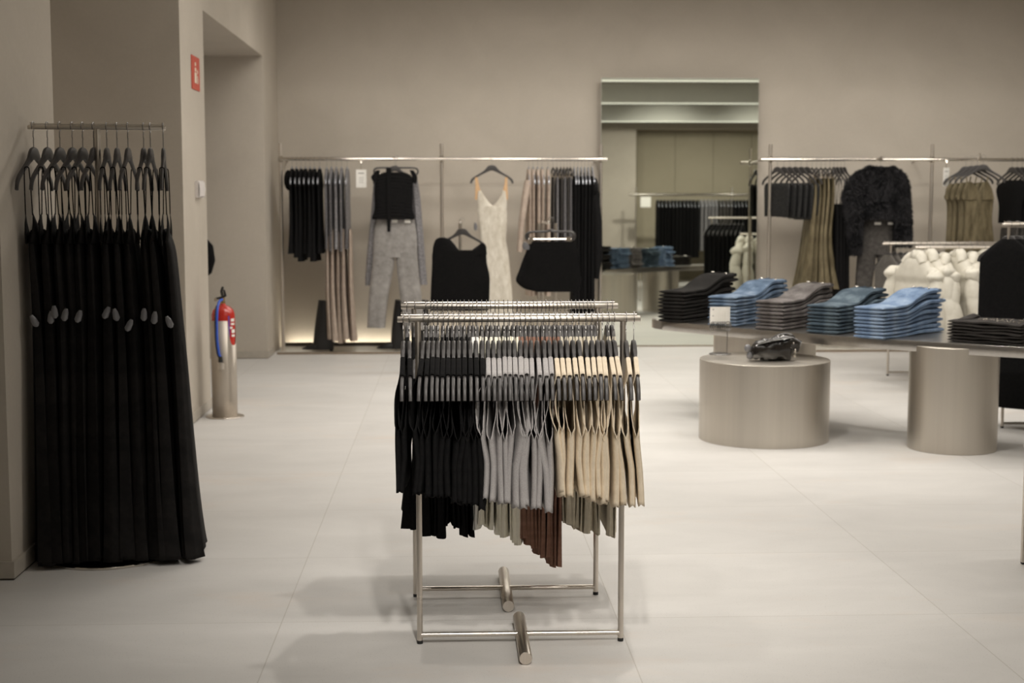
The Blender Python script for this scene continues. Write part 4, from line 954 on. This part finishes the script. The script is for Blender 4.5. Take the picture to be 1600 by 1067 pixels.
# studded charcoal tops folded at the right
Lq, Cq = onz(1479, 533, 0.66), onz(1586, 541, 0.66); ax = (Cq - Lq); ln = ax.length; ax.normalize(); ang = math.atan2(ax.y, ax.x); perp = Vector((-ax.y, ax.x, 0))
for i in range(7):
    q = 'top' if i == 6 else 'bottom' if i == 0 else ORD[i] + ' from bottom'; t_ = 0.0185
    o = obj('folded_shirt', jean_mesh(ln + 0.03, 0.34, t_ * 0.98, 0.0, 400 + i), 'd_stud')
    oo = Lq + perp * 0.17; o.location = (oo.x + rnd(-.004, .004), oo.y + rnd(-.004, .004), 0.6603 + i * t_); o.rotation_euler = (0, 0, ang + rnd(-.02, .02))
    tag(o, f'folded charcoal studded shirt, {q}, stack at right end of the table', 'folded shirt', 'stack of charcoal studded tops')
    if i == 6:
        g_ = MB()
        for _ in range(95):
            u = rnd(0.3, 1.0); g_.blob((u * ln, rnd(-0.13, 0.13) * (0.5 + 0.5 * u), t_ + 0.001), 0.0036, 0.0036, 0.003, 6, 4)
        s_ = obj('studs', g_, 'chrome', o); s_['kind'] = 'stuff'
        obj('neck_label', MB().blob((ln * 0.86, 0.12, t_ + 0.004), 0.03, 0.02, 0.008, 12, 6), 'card', o)
        obj('folded_edge', MB().sweep([(0.03, 0.17, t_ * 0.9), (0.05, 0.06, t_ + 0.012), (0.06, -0.05, t_ + 0.004), (0.05, -0.13, t_)], [0.004, 0.03, 0.035, 0.01], [0.004, 0.014, 0.008, 0.003], (1, 0, 0), 10), 'd_stud', o)

# bracelets on a small counter stand
Pb = onz(1125, 553.5, 0.505)
bs = thing('bracelet_stand', 'small slim counter stand with a round foot, holding carded bracelets', 'display stand', Pb)
obj('base_plate', MB().cyl((0, 0), 0.071, 0, 0.006, 48, 0.002), 'wire', bs)
obj('pole', MB().tube([(0.045, 0, 0.006), (0.045, 0, 0.30)], 0.003, 8), 'wire', bs)
obj('arm', MB().tube([(-0.055, 0, 0.30), (0.055, 0, 0.30)], 0.0025, 8), 'chrome', bs)
for i in range(7):
    q = ORD[i]; cx = Pb.x - 0.042 + i * 0.0145
    t_ = thing('carded_bracelet', f'thin metal bracelet on a white card, {q} from the left on the counter stand', 'bracelet', (cx, Pb.y - 0.004 - 0.001 * i, Pb.z + 0.30), 0.10 + 0.06 * i, 'carded bracelets')
    w = 0.028 if i == 0 else 0.018
    obj('card', MB().box(-w, w, -0.0006, 0.0006, -0.10, 0.008), 'card', t_, False)
    if i == 0:
        obj('printed_mark', MB().box(-0.012, 0.002, -0.0012, -0.0006, -0.012, -0.006), 'ink', t_, False); obj('printed_mark', MB().box(-0.012, 0.012, -0.0012, -0.0006, -0.052, -0.048), 'ink', t_, False)
    rg = MB(); pp = [(0.028 * math.cos(a), 0, -0.118 + 0.030 * math.sin(a)) for a in [2 * PI * k / 24 for k in range(25)]]
    rg.sweep(pp, 0.0042, 0.0042, (0, 1, 0), 6); pp2 = [(0.026 * math.cos(a) + 0.002, 0.004, -0.121 + 0.030 * math.sin(a)) for a in [2 * PI * k / 24 for k in range(25)]]
    rg.sweep(pp2, 0.003, 0.003, (0, 1, 0), 6); obj('bangle', rg, 'wire', t_)
# black patent bag
Pg = onz(1206, 563, 0.505)
bg = thing('crumpled_handbag', 'glossy black crumpled handbag lying on the low steel drum', 'bag', Pg, 0.12)
R = random.Random(5)
hash_ = [R.uniform(-1, 1) for _ in range(64)]
def lump(a, b2): return 1 + 0.09 * math.sin(4 * b2 + 3 * a) + 0.06 * math.sin(7 * b2 - 5 * a + 1) + 0.035 * math.sin(13 * b2 + 9 * a)
g_ = MB(); rr = []
for u in [k / 24 for k in range(25)]:
    x = -0.125 + 0.25 * u; h = 0.060 + 0.032 * u - 0.05 * max(0, 0.15 - u) * 4; d = 0.062 * (0.75 + 0.35 * math.sin(PI * u))
    rr.append((x, h * (1 if 0 < u < 1 else 0.5), d * (1 if 0 < u < 1 else 0.5)))
g_.sweep([(x, 0, h * 0.92) for x, h, d in rr], [d for x, h, d in rr], [h * 0.93 for x, h, d in rr], (0, 1, 0), 36, lambda k, th: 0.006 * math.sin(3 * th + k * 0.55) + 0.004 * math.sin(7 * th - k * 0.9) + 0.0025 * math.sin(12 * th + k * 1.7), True, 0.8)
obj('body', g_, 'patent', bg)
obj('flap', MB().sweep([(-0.11, -0.035, 0.105), (-0.03, -0.045, 0.128), (0.06, -0.04, 0.14), (0.12, -0.02, 0.145)], [0.02, 0.045, 0.045, 0.02], [0.004, 0.006, 0.007, 0.006], (0, 1, 0), 12), 'patent', bg)
obj('strap', MB().sweep(smoothlist([(-0.02, 0.05, 0.11), (0.05, 0.04, 0.155), (0.11, 0.0, 0.165), (0.14, -0.01, 0.14), (0.155, 0.0, 0.09), (0.145, 0.01, 0.03)], 5), 0.011, 0.005, (0, 1, 0), 8), 'patent', bg)
for k, (x, y, z) in enumerate(((0.12, -0.05, 0.11), (0.135, -0.045, 0.07), (0.125, -0.055, 0.03), (0.15, -0.02, 0.13), (0.152, -0.015, 0.055))):
    obj('stud', MB().blob((x, y, z), 0.006, 0.006, 0.006, 10, 8), 'chrome', bg)
obj('strap_ring', MB().sweep([(0.125 + 0.0 * math.cos(a), -0.06 + 0.012 * math.cos(a), 0.045 + 0.022 * math.sin(a)) for a in [2 * PI * k / 16 for k in range(17)]], 0.003, 0.003, (1, 0, 0), 6), 'chrome', bg)
for x, z in ((-0.15, 0.035), (-0.165, 0.08)):
    obj('security_tag', MB().blob((x, -0.02, z), 0.022, 0.016, 0.026, 8, 6), 'tag', bg)
obj('cord', MB().tube([(-0.16, -0.02, 0.07), (-0.13, -0.01, 0.085), (-0.1, 0, 0.08)], 0.005, 8), 'rubber', bg)

# ------------------------------------------------------------------ fire extinguisher in a steel holder
E0 = onz(350, 651, 0); E0.x = -1.575
ex = thing('extinguisher_holder', 'brushed-steel floor tube with round foot, holding the fire extinguisher', 'extinguisher stand', (E0.x, E0.y, 0))
obj('foot_plate', MB().cyl((0, 0), 0.132, 0, 0.007, 48, 0.002), 'steel', ex)
zc = at(350, 500, E0.y).z
tubem = MB(); n = 64; o_ = 0
top = []
zA = 0.007; R_ = 0.086
for j in range(n):
    th = 2 * PI * j / n; d = th - math.radians(334); d = (d + PI) % (2 * PI) - PI
    zt_ = zc - (0.17 * max(0, 1 - (abs(d) / 0.62) ** 4) if abs(d) < 0.62 else 0)
    tubem.v.append((R_ * math.cos(th), R_ * math.sin(th), zA)); top.append(zt_)
for j in range(n): tubem.v.append((R_ * math.cos(2 * PI * j / n), R_ * math.sin(2 * PI * j / n), top[j]))
for j in range(n): j2 = (j + 1) % n; tubem.f.append((j, j2, n + j2, n + j))
ob = obj('tube', tubem, 'satin', ex); md = ob.modifiers.new('thick', 'SOLIDIFY'); md.thickness = 0.003; md.offset = -1
fe = thing('fire_extinguisher', 'red fire extinguisher with blue hose standing in a steel tube by the wall', 'fire extinguisher', (E0.x, E0.y, 0.008))
zt_ = at(350, 480, E0.y).z - 0.008
obj('cylinder', MB().lathe([(0.05, 0.05), (0.078, 0.07), (0.080, 0.1), (0.080, zt_ - 0.05), (0.072, zt_ - 0.02), (0.05, zt_ + 0.003), (0.022, zt_ + 0.014), (0.016, zt_ + 0.03)], n=40), 'red', fe)
lb = MB(); 
def patch(th0, th1, z0, z1, r, m=8):
    g2 = MB()
    for zz in (z0, z1):
        for k in range(m + 1):
            th = math.radians(th0 + (th1 - th0) * k / m); g2.v.append((r * math.cos(th), r * math.sin(th), zz))
    for k in range(m): g2.f.append((k, k + 1, m + 2 + k, m + 1 + k))
    return g2
obj('print_band', patch(303, 312, zt_ - 0.2, zt_ - 0.055, 0.0812), 'purple', fe)
for a, b_, c_, d in ((296, 322, 0.075, 0.095), (296, 322, 0.105, 0.12), (290, 306, 0.13, 0.145), (300, 326, 0.15, 0.175), (300, 326, 0.185, 0.2)):
    obj('print', patch(a + 22, b_ + 22, zt_ - d, zt_ - c_, 0.0815), 'card', fe)
obj('valve', MB().lathe([(0.016, zt_ + 0.02), (0.018, zt_ + 0.03), (0.013, zt_ + 0.045), (0.014, zt_ + 0.065)], n=20), 'brass', fe)
obj('handle', MB().sweep([(-0.05, -0.01, zt_ + 0.060), (0.0, 0, zt_ + 0.068), (0.018, 0, zt_ + 0.08), (0.012, -0.01, zt_ + 0.12)], [0.012, 0.013, 0.013, 0.01], [0.007, 0.01, 0.01, 0.006], (0, 1, 0), 10).sweep([(0.0, -0.01, zt_ + 0.075), (-0.006, -0.01, zt_ + 0.11), (0.004, -0.012, zt_ + 0.142)], [0.012] * 3, [0.008, 0.01, 0.008], (0, 1, 0), 10), 'rubber', fe)
obj('gauge', MB().sweep([(-0.045, -0.02, zt_ + 0.055), (-0.045, -0.03, zt_ + 0.055)], 0.012, 0.012, (1, 0, 0), 16), 'chrome', fe)
hs = smoothlist([(0.0, -0.015, zt_ + 0.055), (-0.02, -0.05, zt_ + 0.035), (-0.026, -0.1, zt_ - 0.05), (-0.027, -0.106, zt_ - 0.2), (-0.018, -0.106, zt_ - 0.30), (-0.008, -0.106, zt_ - 0.335)], 6)
hose_ = obj('hose', MB().tube(hs, 0.009, 12), 'blue', fe)
obj('hose_stripe', MB().tube([(x - 0.010, y - 0.001, z) for x, y, z in hs[8:]], 0.006, 8), 'rubber', hose_)
obj('nozzle', MB().sweep([(-0.008, -0.106, zt_ - 0.33), (-0.006, -0.106, zt_ - 0.37)], [0.012, 0.016], [0.012, 0.016], (1, 0, 0), 14), 'rubber', hose_)
obj('nozzle_clip', MB().sweep([(-0.005, -0.106, zt_ - 0.41), (-0.005, -0.104, zt_ - 0.365)], 0.024, 0.018, (1, 0, 0), 14), 'steel', ex)

# wall sign and call box on the middle pier
P0, P1 = onx(297, 84, WX), onx(309, 137, WX)
sg = thing('fire_sign', 'red fire extinguisher sign sticking out high on the left pier', 'sign', (WX, P0.y, P1.z))
hh = P0.z - P1.z; hh = at(303, 84, 9.6).z - at(303, 138, 9.6).z
P = onx(299, 138, WX); sg.location = (WX, P.y, P.z)
obj('plate', MB().box(0.0, 0.006, 0, 0.30, 0, hh), 'signred', sg, False)
g_ = MB(); g_.box(0.0062, 0.0072, 0.10, 0.17, hh * 0.2, hh * 0.52); g_.box(0.0062, 0.0072, 0.11, 0.16, hh * 0.55, hh * 0.66); g_.box(0.0062, 0.0072, 0.115, 0.155, hh * 0.72, hh * 0.82)
g_.box(0.0062, 0.0072, 0.20, 0.225, hh * 0.2, hh * 0.45); g_.box(0.0062, 0.0072, 0.20, 0.225, hh * 0.5, hh * 0.62)
obj('pictogram', g_, 'signwhite', sg, False)
P = onx(305, 309, WX)
bx = thing('call_box', 'small white plastic box on the left pier, level with the hangers', 'wall box', (WX, P.y, P.z))
hb = at(308, 283, P.y).z - at(308, 310, P.y).z
obj('case', MB().box(0, 0.022, 0, 0.22, 0, hb), 'plastic', bx, False)
obj('front_cover', MB().sweep([(0.028, 0.11, 0.01), (0.032, 0.11, hb * 0.5), (0.028, 0.11, hb - 0.01)], [0.10, 0.11, 0.10], [0.008, 0.010, 0.008], (0, 1, 0), 20), 'plastic', bx)

# black coat hanging in the side niche, only its edge showing
P = at(318, 405, 11.5)
ct = obj('black_jacket', MB().sweep([(0, 0, 0.16), (0.02, 0, 0.10), (0.02, 0, 0.0), (-0.005, 0, -0.08), (-0.04, 0, -0.13)], [0.03, 0.06, 0.075, 0.075, 0.05], [0.02, 0.05, 0.06, 0.06, 0.03], (1, 0, 0), 24), 'black')
ct.location = P; ct.rotation_euler = (0, 0, 0); tag(ct, 'black garment edge hanging in the side niche above the fire extinguisher', 'jacket')
pr = obj('wall_hook', MB().tube([(P.x, 11.5, P.z + 0.15), (P.x - 0.1, 11.5, P.z + 0.22), (-4.5, 11.5, P.z + 0.22)], 0.008, 8), 'steel'); tag(pr, 'thin steel bar in the side niche, hidden behind the pier', 'clothes rail')

# ------------------------------------------------------------------ rack seen only in the mirror (behind the camera, to the right)
MY = -1.5
mr = thing('mirror_side_rack', 'steel rail of dark clothes seen reflected in the mirror', 'clothes rack', (5.4, MY, 0))
obj('rail', MB().tube([(-1.6, 0, 1.89), (2.2, 0, 1.89)], 0.028, 16), 'chrome', mr)
for s_ in (-1.45, 0.62, 2.1): obj('post', MB().tube([(s_, 0, 0), (s_, 0, 2.05)], 0.018, 14), 'steel', mr)
cdm = thing('price_card', 'white card sign on the clothes rail reflected in the mirror', 'sign card', (4.15, MY + 0.06, 1.62))
obj('card', MB().box(-0.11, 0.11, 0, 0.004, 0, 0.22), 'card', cdm, False)
obj('clip', MB().tube([(0, 0, 0.2), (0, 0, 0.3)], 0.004, 6), 'chrome', cdm)
for i in range(30):
    X = 4.42 + i * 0.078
    mt_ = 'black' if i < 12 else ('silver' if i < 17 else 'charcoal' if i < 21 else 'black')
    make_hanger('hanger on the clothes rail reflected in the mirror', (X, MY, 1.89 - HR - 0.02), rnd(-.05, .05), 'hangers reflected in the mirror', HBS)
    garment('hanging_garment', 'garment', f'{"black" if mt_ == "black" else "grey"} long garment on the clothes rail reflected in the mirror', mt_, (X, MY, 1.79), rnd(-.05, .05),
            shirt_rows(1.25 if mt_ != 'silver' else 1.1, 0.033), f'{"black" if mt_ == "black" else "grey"} garments reflected in the mirror', n=14, seg=16, folds=3, famp=0.25, seed=500 + i)

# ------------------------------------------------------------------ lights
w = bpy.data.worlds.new('world'); sc.world = w; w.use_nodes = True
w.node_tree.nodes['Background'].inputs['Color'].default_value = (0.9, 0.85, 0.78, 1); w.node_tree.nodes['Background'].inputs['Strength'].default_value = 0.0
def spot(x, y, z, tx, ty, tz, power, ang=80, blend=0.8, rad=0.08, col=(1.0, 0.90, 0.78)):
    d = bpy.data.lights.new('spot', 'SPOT'); d.energy = power; d.spot_size = math.radians(ang); d.spot_blend = blend; d.shadow_soft_size = rad; d.color = col
    o = bpy.data.objects.new('ceiling_spot', d); C.objects.link(o); o.location = (x, y, z)
    o.rotation_euler = (Vector((tx, ty, tz)) - Vector((x, y, z))).to_track_quat('-Z', 'Y').to_euler(); return o
def area(x, y, z, sx, sy, power, col=(1.0, 0.90, 0.78)):
    d = bpy.data.lights.new('area', 'AREA'); d.shape = 'RECTANGLE'; d.size = sx; d.size_y = sy; d.energy = power; d.color = col
    o = bpy.data.objects.new('ambient_fill', d); C.objects.link(o); o.location = (x, y, z); return o  # added area light for ambient fill, not a fixture
CW = (1.0, 0.945, 0.87)
for yy, pw_ in ((1.9, 45), (5.3, 55), (9.1, 120), (12.4, 95)):
    area(3.2 if yy < 8 else 2.4, yy, CZ - 0.02, 5.0 if yy < 8 else 6.2, 0.35, pw_, CW)
# key spots on the front racks and the open floor
spot(0.2, 2.2, 3.6, 0.3, 4.8, 0.75, 260, 45, 0.9, 0.07, CW)
spot(0.5, 0.3, 3.4, 0.3, 4.7, 0.70, 360, 26, 0.9, 0.10, CW)
spot(0.9, 6.3, 3.6, 2.7, 9.1, 0.6, 210, 70, 1.0, 0.08, CW)
spot(0.9, 5.2, 3.6, 0.35, 5.1, 0.4, 110, 60, 0.8, 0.05, CW)
spot(-0.6, 4.6, 3.6, -0.1, 5.1, 0.4, 60, 60, 0.8, 0.05, CW)
for x, y, p in ((0.4, 8.2, 240), (0.3, 11.2, 200), (2.6, 6.6, 90), (3.2, 10.2, 130), (5.2, 9.6, 60), (1.6, 12.6, 120), (-0.7, 9.2, 60), (-0.8, 12.2, 80), (2.4, 8.0, 60)):
    spot(x, y, 3.6, x, y + 0.1, 0, p, 95, 1.0, 0.12, CW)
# added spots that brighten the back wall displays
for x in (-0.9, 0.7, 2.3, 3.9, 5.5):
    spot(x, 11.6, 3.6, x, 14.5, 1.2, 125, 75, 1.0, 0.35, CW)
# spots behind the camera light the rest of the shop (seen in the mirror)
for x, y, p in ((4.5, 0.9, 330), (6.5, 0.9, 300), (2.5, 1.5, 140)):
    spot(x, y, 3.6, x, y - 2.6, 1.4, p, 100, 1.0, 0.12, CW)
